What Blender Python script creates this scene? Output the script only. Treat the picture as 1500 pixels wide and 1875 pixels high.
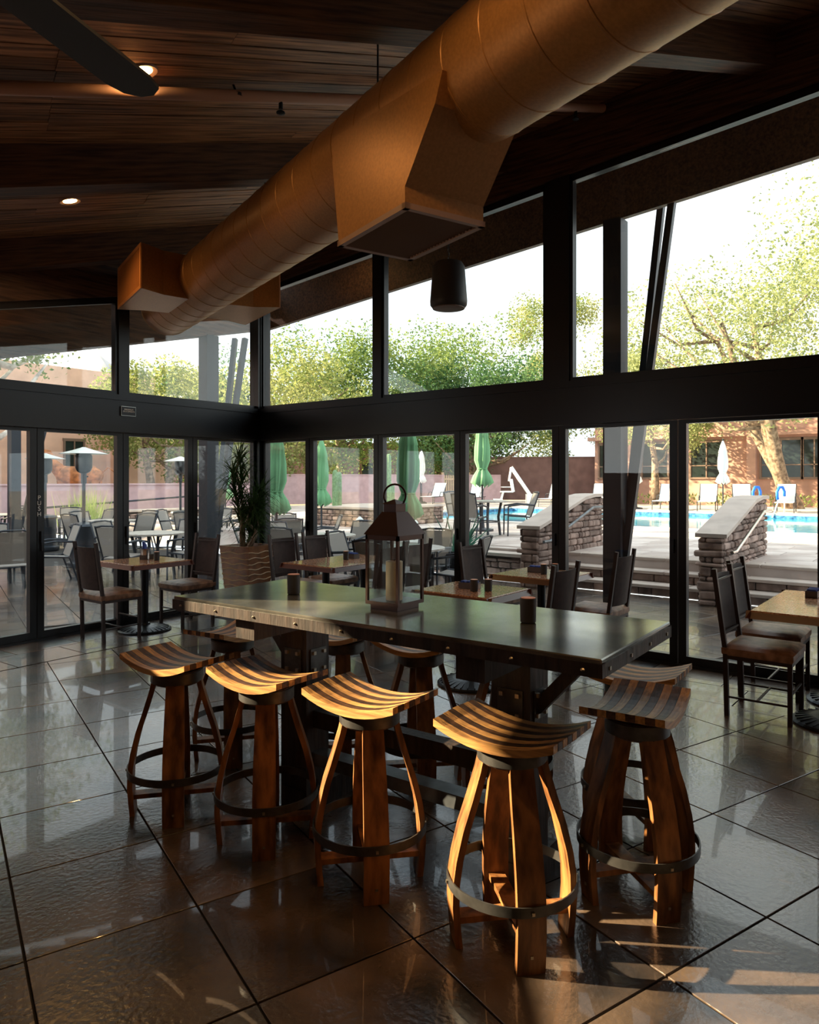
import bpy, bmesh, math, random
from mathutils import Vector, Matrix, noise
R = math.radians
random.seed(7)
for o in list(bpy.data.objects): bpy.data.objects.remove(o)
S = bpy.context.scene
C = S.collection
# ------------------------------------------------------------------ camera
cam = bpy.data.objects.new('camera', bpy.data.cameras.new('camera'))
C.objects.link(cam)
cam.location = (0, 0, 1.62)
cam.rotation_euler = (R(90), 0, R(-52.17))
cam.data.sensor_fit = 'HORIZONTAL'; cam.data.sensor_width = 36
cam.data.lens = 1326 / 1500 * 36
cam.data.shift_y = -58.9 / 1500
cam.data.clip_end = 2000
S.camera = cam
# ------------------------------------------------------------------ exposure
S.view_settings.view_transform = 'Standard'
S.view_settings.look = 'None'
S.view_settings.gamma = 1
S.view_settings.use_curve_mapping = False
S.view_settings.exposure = 1.0
# ------------------------------------------------------------------ sky
w = bpy.data.worlds.new('sky'); S.world = w; w.use_nodes = True
nt = w.node_tree; nt.nodes.clear()
out = nt.nodes.new('ShaderNodeOutputWorld'); bg = nt.nodes.new('ShaderNodeBackground')
tc = nt.nodes.new('ShaderNodeTexCoord'); mp = nt.nodes.new('ShaderNodeMapping'); mp.inputs['Scale'].default_value = (1.5, 1.5, 4)
nz = nt.nodes.new('ShaderNodeTexNoise'); nz.inputs['Scale'].default_value = 1.3; nz.inputs['Detail'].default_value = 5
cr = nt.nodes.new('ShaderNodeValToRGB')
cr.color_ramp.elements[0].position = .35; cr.color_ramp.elements[0].color = (.74, .84, .95, 1)
cr.color_ramp.elements[1].position = .55; cr.color_ramp.elements[1].color = (1, .99, .96, 1)
nt.links.new(tc.outputs['Generated'], mp.inputs['Vector']); nt.links.new(mp.outputs['Vector'], nz.inputs['Vector'])
nt.links.new(nz.outputs['Fac'], cr.inputs['Fac']); nt.links.new(cr.outputs['Color'], bg.inputs['Color'])
bg.inputs['Strength'].default_value = 1.15
nt.links.new(bg.outputs['Background'], out.inputs['Surface'])
# ------------------------------------------------------------------ sun
sd = bpy.data.lights.new('sun', 'SUN'); sd.energy = 14; sd.color = (1, .76, .46); sd.angle = R(.6)
sun = bpy.data.objects.new('sun', sd); C.objects.link(sun)
sun.rotation_euler = Vector((.512, -.856, -.44)).to_track_quat('-Z', 'Y').to_euler()

# ================================================================== helpers
def mat(name, col, rough=.6, metal=0, var=0, scale=8, bump=0, bscale=None, col2=None, stretch=(1, 1, 1), objvar=0, spec=.5, coat=0, lo=.35, hi=.65, coords='Object'):
    m = bpy.data.materials.new(name); m.use_nodes = True
    n = m.node_tree.nodes; l = m.node_tree.links; p = n['Principled BSDF']
    p.inputs['Roughness'].default_value = rough; p.inputs['Metallic'].default_value = metal
    p.inputs['Specular IOR Level'].default_value = spec; p.inputs['Coat Weight'].default_value = coat
    c = (*col, 1)
    p.inputs['Base Color'].default_value = c
    src = None
    if var or col2 or bump:
        t = n.new('ShaderNodeTexCoord'); mpn = n.new('ShaderNodeMapping'); mpn.inputs['Scale'].default_value = stretch
        l.new(t.outputs[coords], mpn.inputs['Vector'])
        if objvar:
            oi0 = n.new('ShaderNodeObjectInfo'); va = n.new('ShaderNodeVectorMath'); va.operation = 'MULTIPLY_ADD'
            va.inputs[1].default_value = (37, 23, 11)
            l.new(oi0.outputs['Random'], va.inputs[0]); l.new(t.outputs[coords], va.inputs[2]); l.new(va.outputs[0], mpn.inputs['Vector'])
        nz = n.new('ShaderNodeTexNoise'); nz.inputs['Scale'].default_value = scale; nz.inputs['Detail'].default_value = 6
        l.new(mpn.outputs['Vector'], nz.inputs['Vector'])
        if var or col2:
            cr = n.new('ShaderNodeValToRGB')
            cr.color_ramp.elements[0].position = lo; cr.color_ramp.elements[1].position = hi
            cr.color_ramp.elements[0].color = (*(max(0, x * (1 - var)) for x in col), 1)
            cr.color_ramp.elements[1].color = (*(col2 if col2 else [min(1, x * (1 + var)) for x in col]), 1)
            l.new(nz.outputs['Fac'], cr.inputs['Fac']); src = cr.outputs['Color']
        if bump:
            nb = nz
            if bscale:
                nb = n.new('ShaderNodeTexNoise'); nb.inputs['Scale'].default_value = bscale; nb.inputs['Detail'].default_value = 5
                l.new(mpn.outputs['Vector'], nb.inputs['Vector'])
            b = n.new('ShaderNodeBump'); b.inputs['Strength'].default_value = bump; b.inputs['Distance'].default_value = .02
            l.new(nb.outputs['Fac'], b.inputs['Height']); l.new(b.outputs['Normal'], p.inputs['Normal'])
    if objvar:
        oi = n.new('ShaderNodeObjectInfo'); hs = n.new('ShaderNodeHueSaturation')
        mr = n.new('ShaderNodeMapRange'); mr.inputs['To Min'].default_value = 1 - objvar; mr.inputs['To Max'].default_value = 1 + objvar
        l.new(oi.outputs['Random'], mr.inputs['Value']); l.new(mr.outputs['Result'], hs.inputs['Value'])
        if src: l.new(src, hs.inputs['Color'])
        else: hs.inputs['Color'].default_value = c
        src = hs.outputs['Color']
    if src: l.new(src, p.inputs['Base Color'])
    return m

def glass_mat(name, tint=(.93, .97, .97), refl=1.0):
    m = bpy.data.materials.new(name); m.use_nodes = True
    n = m.node_tree.nodes; l = m.node_tree.links; n.clear()
    o = n.new('ShaderNodeOutputMaterial'); mx = n.new('ShaderNodeMixShader'); tr = n.new('ShaderNodeBsdfTransparent'); gl = n.new('ShaderNodeBsdfGlossy')
    lwt = n.new('ShaderNodeLayerWeight'); pw_ = n.new('ShaderNodeMath'); pw_.operation = 'POWER'; pw_.inputs[1].default_value = 5
    l.new(lwt.outputs['Facing'], pw_.inputs[0])
    mu = n.new('ShaderNodeMath'); mu.operation = 'MULTIPLY_ADD'; mu.inputs[1].default_value = .95 * refl; mu.inputs[2].default_value = .045 * refl; mu.use_clamp = True
    tr.inputs['Color'].default_value = (*tint, 1); gl.inputs['Roughness'].default_value = .0
    l.new(pw_.outputs[0], mu.inputs[0]); l.new(mu.outputs[0], mx.inputs[0]); l.new(tr.outputs[0], mx.inputs[1]); l.new(gl.outputs[0], mx.inputs[2]); l.new(mx.outputs[0], o.inputs[0])
    return m

def emit_mat(name, col, s):
    m = bpy.data.materials.new(name); m.use_nodes = True
    p = m.node_tree.nodes['Principled BSDF']; p.inputs['Base Color'].default_value = (*col, 1)
    p.inputs['Emission Color'].default_value = (*col, 1); p.inputs['Emission Strength'].default_value = s
    return m

def leaf_mat(name, c1, c2):
    m = bpy.data.materials.new(name); m.use_nodes = True
    n = m.node_tree.nodes; l = m.node_tree.links; n.clear()
    o = n.new('ShaderNodeOutputMaterial'); mx = n.new('ShaderNodeMixShader'); mx.inputs[0].default_value = .45
    d = n.new('ShaderNodeBsdfDiffuse'); t = n.new('ShaderNodeBsdfTranslucent')
    tc = n.new('ShaderNodeTexCoord'); nz = n.new('ShaderNodeTexNoise'); nz.inputs['Scale'].default_value = .9; nz.inputs['Detail'].default_value = 8
    cr = n.new('ShaderNodeValToRGB'); cr.color_ramp.elements[0].position = .35; cr.color_ramp.elements[1].position = .65
    cr.color_ramp.elements[0].color = (*c1, 1); cr.color_ramp.elements[1].color = (*c2, 1)
    l.new(tc.outputs['Object'], nz.inputs['Vector']); l.new(nz.outputs['Fac'], cr.inputs['Fac'])
    l.new(cr.outputs[0], d.inputs[0]); l.new(cr.outputs[0], t.inputs[0]); l.new(d.outputs[0], mx.inputs[1]); l.new(t.outputs[0], mx.inputs[2]); l.new(mx.outputs[0], o.inputs[0])
    return m

class B:
    def __init__(s): s.v = []; s.f = []
    def add(s, vs, fs):
        k = len(s.v); s.v += [tuple(v) for v in vs]; s.f += [tuple(i + k for i in f) for f in fs]; return s
    def box(s, c, d, rz=0, ry=0, rx=0):
        M = Matrix.Rotation(rz, 3, 'Z') @ Matrix.Rotation(ry, 3, 'Y') @ Matrix.Rotation(rx, 3, 'X')
        vs = [Vector(c) + M @ Vector((x * d[0] / 2, y * d[1] / 2, z * d[2] / 2)) for x in (-1, 1) for y in (-1, 1) for z in (-1, 1)]
        return s.add(vs, [(0, 1, 3, 2), (4, 6, 7, 5), (0, 4, 5, 1), (2, 3, 7, 6), (0, 2, 6, 4), (1, 5, 7, 3)])
    def box2(s, a, b):
        return s.box([(a[i] + b[i]) / 2 for i in range(3)], [abs(b[i] - a[i]) for i in range(3)])
    def cbox(s, c, d, bev, rz=0):   # box with chamfered edges
        x, y, z = [k / 2 for k in d]; e = bev; vs = []; M = Matrix.Rotation(rz, 3, 'Z')
        rings = [(-z, e), (-z + e, 0), (z - e, 0), (z, e)]
        for zz, i in rings:
            for px, py in ((x - i, y - e), (x - e, y - i), (-x + e, y - i), (-x + i, y - e), (-x + i, -y + e), (-x + e, -y + i), (x - e, -y + i), (x - i, -y + e)):
                vs.append(Vector(c) + M @ Vector((px, py, zz)))
        fs = [tuple(range(7, -1, -1)), tuple(range(24, 32))]
        for r in range(3):
            for i in range(8): fs.append((r * 8 + i, r * 8 + (i + 1) % 8, r * 8 + 8 + (i + 1) % 8, r * 8 + 8 + i))
        return s.add(vs, fs)
    def tube(s, pts, r, n=8, cap=True):
        pts = [Vector(p) for p in pts]; k = len(pts); rs = r if isinstance(r, (list, tuple)) else [r] * k
        vs = []; prev = None
        for i, p in enumerate(pts):
            d = (pts[min(i + 1, k - 1)] - pts[max(i - 1, 0)]).normalized()
            if prev is None: a = d.orthogonal().normalized()
            else: a = (prev - d * prev.dot(d)).normalized()
            prev = a; b = d.cross(a)
            for j in range(n):
                t = 2 * math.pi * j / n; vs.append(p + (a * math.cos(t) + b * math.sin(t)) * rs[i])
        fs = [(i * n + j, i * n + (j + 1) % n, (i + 1) * n + (j + 1) % n, (i + 1) * n + j) for i in range(k - 1) for j in range(n)]
        if cap: fs += [tuple(range(n - 1, -1, -1)), tuple((k - 1) * n + j for j in range(n))]
        return s.add(vs, fs)
    def bar(s, a, b, w, t, up=(0, 0, 1)):   # rectangular bar from a to b
        a, b = Vector(a), Vector(b); d = (b - a).normalized(); u = Vector(up); 
        if abs(d.dot(u)) > .99: u = Vector((1, 0, 0))
        x = d.cross(u).normalized(); y = x.cross(d)
        vs = [p + x * i * w / 2 + y * j * t / 2 for p in (a, b) for i, j in ((-1, -1), (1, -1), (1, 1), (-1, 1))]
        return s.add(vs, [(3, 2, 1, 0), (4, 5, 6, 7)] + [(i, (i + 1) % 4, 4 + (i + 1) % 4, 4 + i) for i in range(4)])
    def lathe(s, prof, n=16, c=(0, 0, 0)):
        vs = [(c[0] + r * math.cos(2 * math.pi * j / n), c[1] + r * math.sin(2 * math.pi * j / n), c[2] + z) for r, z in prof for j in range(n)]
        fs = [(i * n + j, i * n + (j + 1) % n, (i + 1) * n + (j + 1) % n, (i + 1) * n + j) for i in range(len(prof) - 1) for j in range(n)]
        k = len(prof); fs += [tuple(range(n - 1, -1, -1)), tuple((k - 1) * n + j for j in range(n))]
        return s.add(vs, fs)
    def prism(s, poly, a, b, ax=2):   # polygon extruded along axis ax from a to b
        n = len(poly)
        def P(p, h):
            return (p[0], p[1], h) if ax == 2 else ((p[0], h, p[1]) if ax == 1 else (h, p[0], p[1]))
        vs = [P(p, a) for p in poly] + [P(p, b) for p in poly]
        return s.add(vs, [tuple(range(n - 1, -1, -1)), tuple(range(n, 2 * n))] + [(i, (i + 1) % n, n + (i + 1) % n, n + i) for i in range(n)])
    def mesh(s, name):
        me = bpy.data.meshes.new(name); me.from_pydata(s.v, [], s.f); me.update()
        bm = bmesh.new(); bm.from_mesh(me); bmesh.ops.recalc_face_normals(bm, faces=bm.faces); bm.to_mesh(me); bm.free()
        return me

def obj(name, b, m, parent=None, smooth=False, loc=None, rz=0):
    me = b.mesh(name) if isinstance(b, B) else b
    if isinstance(b, B):
        me.materials.append(m)
        if smooth:
            for p in me.polygons: p.use_smooth = True
            if smooth is not True:
                try: me.set_sharp_from_angle(angle=R(smooth))
                except Exception: pass
    o = bpy.data.objects.new(name, me); C.objects.link(o)
    if parent: o.parent = parent
    if loc: o.location = loc
    if rz: o.rotation_euler.z = rz
    return o
def tag(o, label, cat, group=None):
    o['label'] = label; o['category'] = cat
    if group: o['group'] = group
    return o
def thing(name, label, cat, loc=(0, 0, 0), rz=0, group=None):
    o = bpy.data.objects.new(name, None); C.objects.link(o); o.location = loc; o.rotation_euler.z = rz; o.empty_display_size = .1
    return tag(o, label, cat, group)
def struct(o, kind='structure'): o['kind'] = kind; return o
def dup(o, loc=None, rz=None, label=None, group=None, parent=None):
    c = o.copy(); C.objects.link(c); c.parent = parent
    for ch in [x for x in C.objects if x.parent == o]: dup(ch, parent=c)
    if loc is not None: c.location = loc
    if rz is not None: c.rotation_euler.z = rz
    if label: c['label'] = label
    if group: c['group'] = group
    return c

# ================================================================== materials
MW = dict(
 black=mat('black_metal', (.012, .014, .018), .35, .3), fan=mat('fan_black', (.004, .004, .004), .6),
 steel=mat('dark_steel', (.03, .035, .045), .45, .6),
 beam=mat('dark_timber', (.075, .032, .018), .65, 0, .5, 3, .3, col2=(.13, .06, .03), stretch=(1, 14, 14)),
 plank=mat('ceiling_wood', (.17, .08, .04), .6, 0, .5, 2.2, .25, col2=(.38, .20, .10), stretch=(1, 18, 18), objvar=.4),
 slate=mat('slate_tile', (.034, .034, .038), .24, 0, .5, 2.4, .13, bscale=48, col2=(.13, .092, .064), objvar=.35, spec=.9, coat=.35),
 grout=mat('grout', (.02, .018, .017), .8),
 duct=mat('bronze_painted_duct', (.40, .19, .06), .42, .35, .1, 60),
 glass=glass_mat('window_glass'),
 oak=mat('golden_oak', (.40, .20, .075), .42, 0, .35, 5, .15, col2=(.56, .30, .10), stretch=(1, 14, 14), objvar=.15),
 oakd=mat('dark_stained_oak', (.04, .019, .011), .45, 0, .5, 5, .15, col2=(.10, .046, .024), stretch=(1, 14, 14), objvar=.2),
 stave=mat('barrel_oak', (.17, .066, .02), .42, 0, .55, 3, .15, col2=(.34, .15, .048), stretch=(7, 7, 1.6), objvar=.15),
 hoop=mat('hoop_iron', (.09, .09, .088), .45, .8, .35, 14),
 ttop=mat('dark_zinc_top', (.18, .185, .175), .16, .75, .6, 3.0, .02, col2=(.36, .36, .32)),
 tim=mat('black_stained_timber', (.014, .010, .009), .55, 0, .5, 6, .3, col2=(.038, .024, .018), stretch=(6, 6, 1)),
 rail=mat('grey_iron_rail', (.14, .16, .18), .4, .7, .3, 9),
 brass=mat('bolt_metal', (.45, .40, .32), .35, .9),
 iron=mat('brown_iron', (.035, .022, .02), .45, .5),
 backp=mat('brown_leather_back', (.035, .017, .014), .6, 0, .2, 20, spec=.25),
 leather=mat('brown_leather', (.20, .09, .045), .5, 0, .4, 14, .2, col2=(.32, .17, .10)),
 granite=mat('orange_granite', (.46, .18, .08), .12, 0, .4, 60, 0, col2=(.66, .40, .26), spec=.6),
 tedge=mat('red_brown_edge', (.10, .03, .02), .3),
 cast=mat('cast_iron', (.02, .024, .03), .4, .6),
 cup=mat('dark_clay', (.045, .045, .05), .6), copper=mat('copper', (.80, .26, .09), .45, .3),
 blue=mat('blue_packets', (.02, .06, .35), .5), tray=mat('caddy_metal', (.12, .10, .09), .3, .8),
 lant=mat('bronze_lantern', (.05, .022, .018), .35, .5), wax=mat('candle_wax', (.92, .74, .54), .5),
 pot=mat('brown_glazed_pot', (.22, .085, .03), .3, 0, .3, 10), potr=mat('tan_ridge', (.50, .33, .17), .5),
 bark=mat('grey_bark', (.20, .13, .085), .85, 0, .5, 7, .5, col2=(.36, .26, .18)),
 pale=mat('pale_bark', (.55, .50, .46), .85, 0, .45, 3, .3, col2=(.75, .70, .66)),
 soil=mat('soil', (.10, .07, .05), .9),
 pink=mat('mauve_stucco', (.50, .34, .36), .9, 0, .1, 4, .15), adobe=mat('adobe_stucco', (.50, .29, .23), .9, 0, .15, 1.5, .2),
 adobe_lit=mat('sunlit_adobe_stucco', (.74, .47, .36), .9, 0, .12, 1.5, .2),  # adobe lightened: sunlight on the house front put into the colour
 adobed=mat('brown_stucco', (.20, .11, .10), .9, 0, .2, 2, .2),
 stone=mat('ledge_stone', (.22, .14, .115), .85, 0, .45, 5, .5, col2=(.36, .26, .22), objvar=.4),
 mortar=mat('mortar', (.05, .04, .035), .95), cap=mat('sandstone_cap', (.50, .42, .37), .8, 0, .12, 3, .1),
 deck=mat('flagstone_deck', (.52, .42, .38), .8, 0, .2, 1.2, .1, col2=(.64, .56, .52)),
 coping=mat('pool_coping', (.68, .62, .56), .7), ptile=mat('pool_tile', (.03, .13, .32), .2, 0, .5, 9, 0, col2=(.12, .34, .6)),
 ground=mat('desert_ground', (.36, .29, .22), .95, 0, .2, .6),
 sling=mat('grey_sling_mesh', (.27, .25, .23), .8, 0, .1, 150), frame=mat('charcoal_frame', (.035, .042, .055), .45, .5),
 wsling=mat('white_sling', (.74, .73, .74), .8), ptab=mat('patio_stone_top', (.42, .38, .34), .35, 0, .2, 20),
 green=mat('green_canvas', (.15, .37, .19), .85), white=mat('white_canvas', (.78, .76, .76), .85),
 plastic=mat('white_plastic', (.8, .82, .82), .4), noodle=mat('blue_foam', (.02, .16, .65), .6), chrome=mat('stainless', (.6, .6, .6), .2, 1),
 heat=mat('heater_steel', (.05, .06, .075), .4, .7), hat=mat('heater_hat', (.55, .57, .56), .35, .7),
 rust=mat('rusted_steel', (.42, .16, .06), .8, 0, .4, 6), wood=mat('gate_wood', (.50, .34, .20), .7),
 cactus=mat('cactus_green', (.20, .33, .17), .7, 0, .2, 20), agave=leaf_mat('agave_leaf', (.03, .11, .08), (.08, .20, .14)),
 drac=leaf_mat('dracaena_leaf', (.03, .06, .02), (.09, .13, .05)), grass=leaf_mat('reed_grass', (.30, .42, .12), (.55, .60, .25)),
 wint=mat('dark_window', (.02, .03, .03), .08), winf=mat('bronze_window_frame', (.20, .13, .10), .5),
 rock=mat('mountain_rock', (.42, .40, .40), .95, 0, .3, .02, col2=(.58, .54, .52)),
 white_txt=mat('white_lettering', (.85, .85, .85), .5), spk=mat('speaker_shell', (.015, .017, .02), .5),
 pipe=mat('brown_pipe', (.40, .23, .16), .45), grille=mat('dark_grille', (.20, .12, .08), .5), gback=mat('duct_throat_shade', (.01, .007, .005), .8), lip=mat('grille_frame', (.32, .20, .15), .5), og=mat('orange_grille', (.42, .17, .05), .5),
)
wm = mat('pool_water', (.05, .42, .62), .04, 0, 0, 2, .25, bscale=2.5, spec=.6); MW['water'] = wm
LEAF = [leaf_mat('leaf_yellow_green', (.17, .23, .07), (.42, .42, .17)), leaf_mat('leaf_mid_green', (.09, .17, .05), (.30, .36, .12)),
        leaf_mat('leaf_deep_green', (.04, .10, .04), (.14, .24, .10)), leaf_mat('leaf_pale', (.20, .24, .10), (.44, .46, .22))]

# ================================================================== frames of reference
ang = R(-18.93)
e1 = Vector((math.cos(ang), math.sin(ang), 0)); e2 = Vector((-math.sin(ang), math.cos(ang), 0))
def EF(E, F, z=0): v = e1 * E + e2 * F; return Vector((v.x, v.y, z))
SL = .258
def roof(x, y): return 4.14 + SL * ((e1.x * x + e1.y * y) - 3.662)     # line of the glass tops
XW = 6.46; YC = 7.55; TH = math.atan(.031)
MR = Matrix(((0, 1, 0, XW), (-1, 0, 0, YC), (0, 0, 1, 0), (0, 0, 0, 1)))          # right wall: x runs from the corner toward the viewer
MLf = Matrix(((-math.cos(TH), math.sin(TH), 0, XW), (-math.sin(TH), -math.cos(TH), 0, YC + .02), (0, 0, 1, 0), (0, 0, 0, 1)))

# ================================================================== floor
def clip(poly, a, b, c):   # keep a*x+b*y<=c
    o = []
    for i in range(len(poly)):
        p, q = poly[i], poly[(i + 1) % len(poly)]; dp = a * p[0] + b * p[1] - c; dq = a * q[0] + b * q[1] - c
        if dp <= 0: o.append(p)
        if dp * dq < 0: t = dp / (dp - dq); o.append((p[0] + (q[0] - p[0]) * t, p[1] + (q[1] - p[1]) * t))
    return o
floor = struct(obj('floor', B().box2((-4, -4, -.14), (10.05, 24, -.012)), MW['grout']))
TW, TL = .5805, .6145
tile_full = B().cbox((0, 0, -.01), (TW - .008, TL - .008, .02), .0015).mesh('tile'); tile_full.materials.append(MW['slate'])
WB = .95   # border strip along the walls, laid square to them
def lw(x): return YC + .02 + .031 * (x - XW)
cnt = 0
cells = []
for i in range(-6, 22):
    for j in range(-5, 22):
        E0 = .254 + TW * i; F0 = 1.518 + TL * j
        c = EF(E0 + TW / 2, F0 + TL / 2)
        poly = [tuple(EF(E0 + a * TW + (-a + .5) * .008, F0 + b_ * TL + (-b_ + .5) * .008))[:2] for a, b_ in ((0, 0), (1, 0), (1, 1), (0, 1))]
        inside = c.x < XW and c.y < lw(c.x)
        depth = c.x * .79 + c.y * .613; lat = c.x * .613 - c.y * .79
        if depth < .6 or abs(lat) > .72 * depth + .9: continue
        if inside:
            p2 = clip(clip(poly, 1, 0, XW - WB), -.031, 1, YC - WB - .031 * XW)
        else:
            if c.x > 10.3 or c.y > 19: continue
            pass
            p2 = poly if (c.x > XW + .35 or c.y > lw(c.x) + .35) else []
            if c.x > XW and p2: p2 = clip(p2, 1, 0, 10.04)
        if len(p2) < 3: continue
        cells.append((c, p2, len(p2) == 4 and p2 == poly))
cells.sort(key=lambda k: k[0].length)
rest = B()
for c, p2, full in cells:
    cnt += 1
    if cnt > 285:
        rest.prism(p2, -.02, 0); continue
    if full: o = obj('tile', tile_full, None, floor, loc=(c.x, c.y, 0), rz=ang)
    else: o = obj('tile', B().prism([(p[0] - c.x, p[1] - c.y) for p in p2], -.02, 0), MW['slate'], floor, loc=(c.x, c.y, 0))
if rest.v: struct(obj('far_tiles', rest, MW['slate'], floor), 'stuff')
# border tiles
bt = B().cbox((0, 0, -.01), (WB / 2 - .006, .606, .02), .0015).mesh('tile'); bt.materials.append(MW['slate'])
for k in range(2):
    for j in range(13):
        y = YC - WB * .5 - .3 - j * .614
        if y > -.6: obj('tile', bt, None, floor, loc=(XW - WB * (.25 + .5 * k), y - .2 * k, 0))
for k in range(2):
    for j in range(9):
        x = XW - WB - .3 - j * .614 - .2 * k
        obj('tile', bt, None, floor, loc=(x, lw(x) - WB * (.25 + .5 * k), 0), rz=R(90) + TH)
obj('tile', B().box((0, 0, -.01), (WB - .008, WB * .5, .02)), MW['slate'], floor, loc=(XW - WB / 2, YC - WB * .25, 0))
ob = B()
ob.box2((XW, -4, -.02), (XW + .34, 7.9, -.001)); ob.box2((-1, 7.56, -.02), (XW + .34, 7.9, -.001))
struct(obj('threshold_paving', ob, MW['slate'], floor))

# ================================================================== ceiling
cz = lambda E: 4.14 + SL * (E - 3.662) + .6
nrm = Vector((-SL, 0, 1)).normalized()
ceil = struct(obj('ceiling', B().prism([tuple(EF(-3.4, -4.4))[:2], tuple(EF(9.6, -4.4))[:2], tuple(EF(7.4, 3))[:2], tuple(EF(5.0, 10.6))[:2], tuple(EF(2.8, 10.4))[:2], tuple(EF(-.4, 8.6))[:2], tuple(EF(-4.8, 2.5))[:2]], 0, .05), MW['beam']))
for v in ceil.data.vertices:
    E = v.co.x * e1.x + v.co.y * e1.y; v.co.z += cz(E) + .035
PW = .14
Fk = -2.2; kk = 0
pm = {}
while Fk < 10.4:
    Emin = max(-.925 + .0657 * Fk, (.946 * (Fk + PW) - 9.0) / .3244); Emax = 8.56 - .343 * (Fk + PW)
    E = Emin; first = True
    while E < Emax - .2:
        L = random.choice((2.4, 3.0, 3.6, 4.2)) if not first else random.choice((1.2, 2.1, 3.0)); first = False
        L = min(L, Emax - E)
        if Emax - E - L < .5: L = Emax - E
        key = round(L, 3)
        if key not in pm:
            m_ = B().box((L / 2, 0, 0), (L - .003, PW - .012, .03)).mesh('plank'); m_.materials.append(MW['plank']); pm[key] = m_
        o = bpy.data.objects.new('plank', pm[key]); C.objects.link(o); o.parent = ceil
        p = EF(E, Fk + PW / 2, cz(E) + random.uniform(.0, .006))
        o.matrix_local = Matrix.Translation(p) @ Matrix.Rotation(ang, 4, 'Z') @ Matrix.Rotation(-math.atan(SL), 4, 'Y') @ Matrix.Scale(math.sqrt(1 + SL * SL), 4, (1, 0, 0))
        E += L
    Fk += PW
for Fb in (.91, 3.24, 5.57, 7.9):
    E0 = max(-.925 + .0657 * Fb, (.946 * (Fb + .2) - 9.0) / .3244); E1 = 8.4 - .343 * (Fb + .2)
    k_ = math.sqrt(1 + SL * SL)
    o = obj('rafter', B().box2((0, 0, -.3), ((E1 - E0) * k_, .18, -.012)), MW['beam'], ceil)
    o.matrix_local = Matrix.Translation(EF(E0, Fb, cz(E0))) @ Matrix.Rotation(ang, 4, 'Z') @ Matrix.Rotation(-math.atan(SL), 4, 'Y')

# ================================================================== glazed walls
nd = [0]; nw = [0]
def glazed(name, M, zt, doors, mulls, tmax, label):
    """x = distance from the corner, z up; zt(x) top of glass"""
    wobj = obj(name, B().box2((-.08, -.09, 2.145), (tmax, .09, 2.30)).box2((-.08, -.075, 2.30), (tmax, .075, 2.50)).box2((-.08, -.09, 2.50), (tmax, .09, 2.56)).box2((-.08, -.07, 0), (tmax, .07, .02)), MW['black'])
    wobj.matrix_world = M; struct(wobj)
    obj('corner_post', B().box2((-.1, -.1, 0), (.07, .1, zt(0))), MW['black'], wobj)
    for a, b_ in mulls: obj('mullion', B().prism([(a, 2.56), (b_, 2.56), (b_, zt(b_) + .02), (a, zt(a) + .02)], -.06, .06, 1), MW['black'], wobj)
    for a, b_ in zip(doors[:-1], doors[1:]):
        nd[0] += 1
        d = obj('door_%d' % nd[0], B().box2((a + .004, -.035, .02), (a + .072, .035, 2.142)).box2((b_ - .072, -.035, .02), (b_ - .004, .035, 2.142)).box2((a + .072, -.035, .02), (b_ - .072, .035, .09)).box2((a + .072, -.035, 2.11), (b_ - .072, .035, 2.142)), MW['black'])
        d.matrix_world = M; struct(d)
        obj('pane', B().box2((a + .072, -.006, .09), (b_ - .072, .006, 2.11)), MW['glass'], d)
        obj('handle', B().box2((b_ - .05, -.06, .98), (b_ - .03, .06, 1.1)).tube([(b_ - .04, .05, 1.0), (b_ - .04, .05, .9)], .008, 6), MW['steel'], d)
    edges = [.07] + [x for m_ in mulls for x in m_] + [tmax]
    for a, b_ in zip(edges[0::2], edges[1::2]):
        nw[0] += 1
        fr = B().prism([(a, 2.56), (b_, 2.56), (b_, 2.60), (a, 2.60)], -.04, .04, 1)
        fr.prism([(a, zt(a) - .05), (b_, zt(b_) - .05), (b_, zt(b_) + .02), (a, zt(a) + .02)], -.04, .04, 1)
        fr.prism([(a, 2.6), (a + .03, 2.6), (a + .03, zt(a)), (a, zt(a))], -.04, .04, 1).prism([(b_ - .03, 2.6), (b_, 2.6), (b_, zt(b_)), (b_ - .03, zt(b_))], -.04, .04, 1)
        wi = obj('window_%d' % nw[0], fr, MW['black']); wi.matrix_world = M; struct(wi)
        obj('pane', B().prism([(a + .03, 2.6), (b_ - .03, 2.6), (b_ - .03, zt(b_) - .05), (a + .03, zt(a) - .05)], -.006, .006, 1), MW['glass'], wi)
    return wobj
ztR = lambda t: 4.14 + .0848 * t
ztL = lambda t: 4.14 - .2437 * t
wr = glazed('wall_right', MR, ztR, [.07, .965, 2.10, 3.24, 4.39, 5.525, 6.67, 7.81, 8.9], [(2.045, 2.165), (4.255, 4.51), (7.0, 7.12)], 9.4, '')
wl = glazed('wall_left', MLf, ztL, [.07, 1.11, 2.045, 3.0, 3.96, 4.6], [(2.0, 2.112)], 4.6, '')
for i, (M, zt, tm) in enumerate(((MR, ztR, 9.4), (MLf, ztL, 4.6))):
    o = obj('trim_%d' % (i + 1), B().prism([(-.1, zt(-.1) + .02), (tm, zt(tm) + .02), (tm, zt(tm) + .59), (-.1, zt(-.1) + .59)], -.08, .08, 1), MW['beam']); o.matrix_world = M; struct(o)
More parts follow.
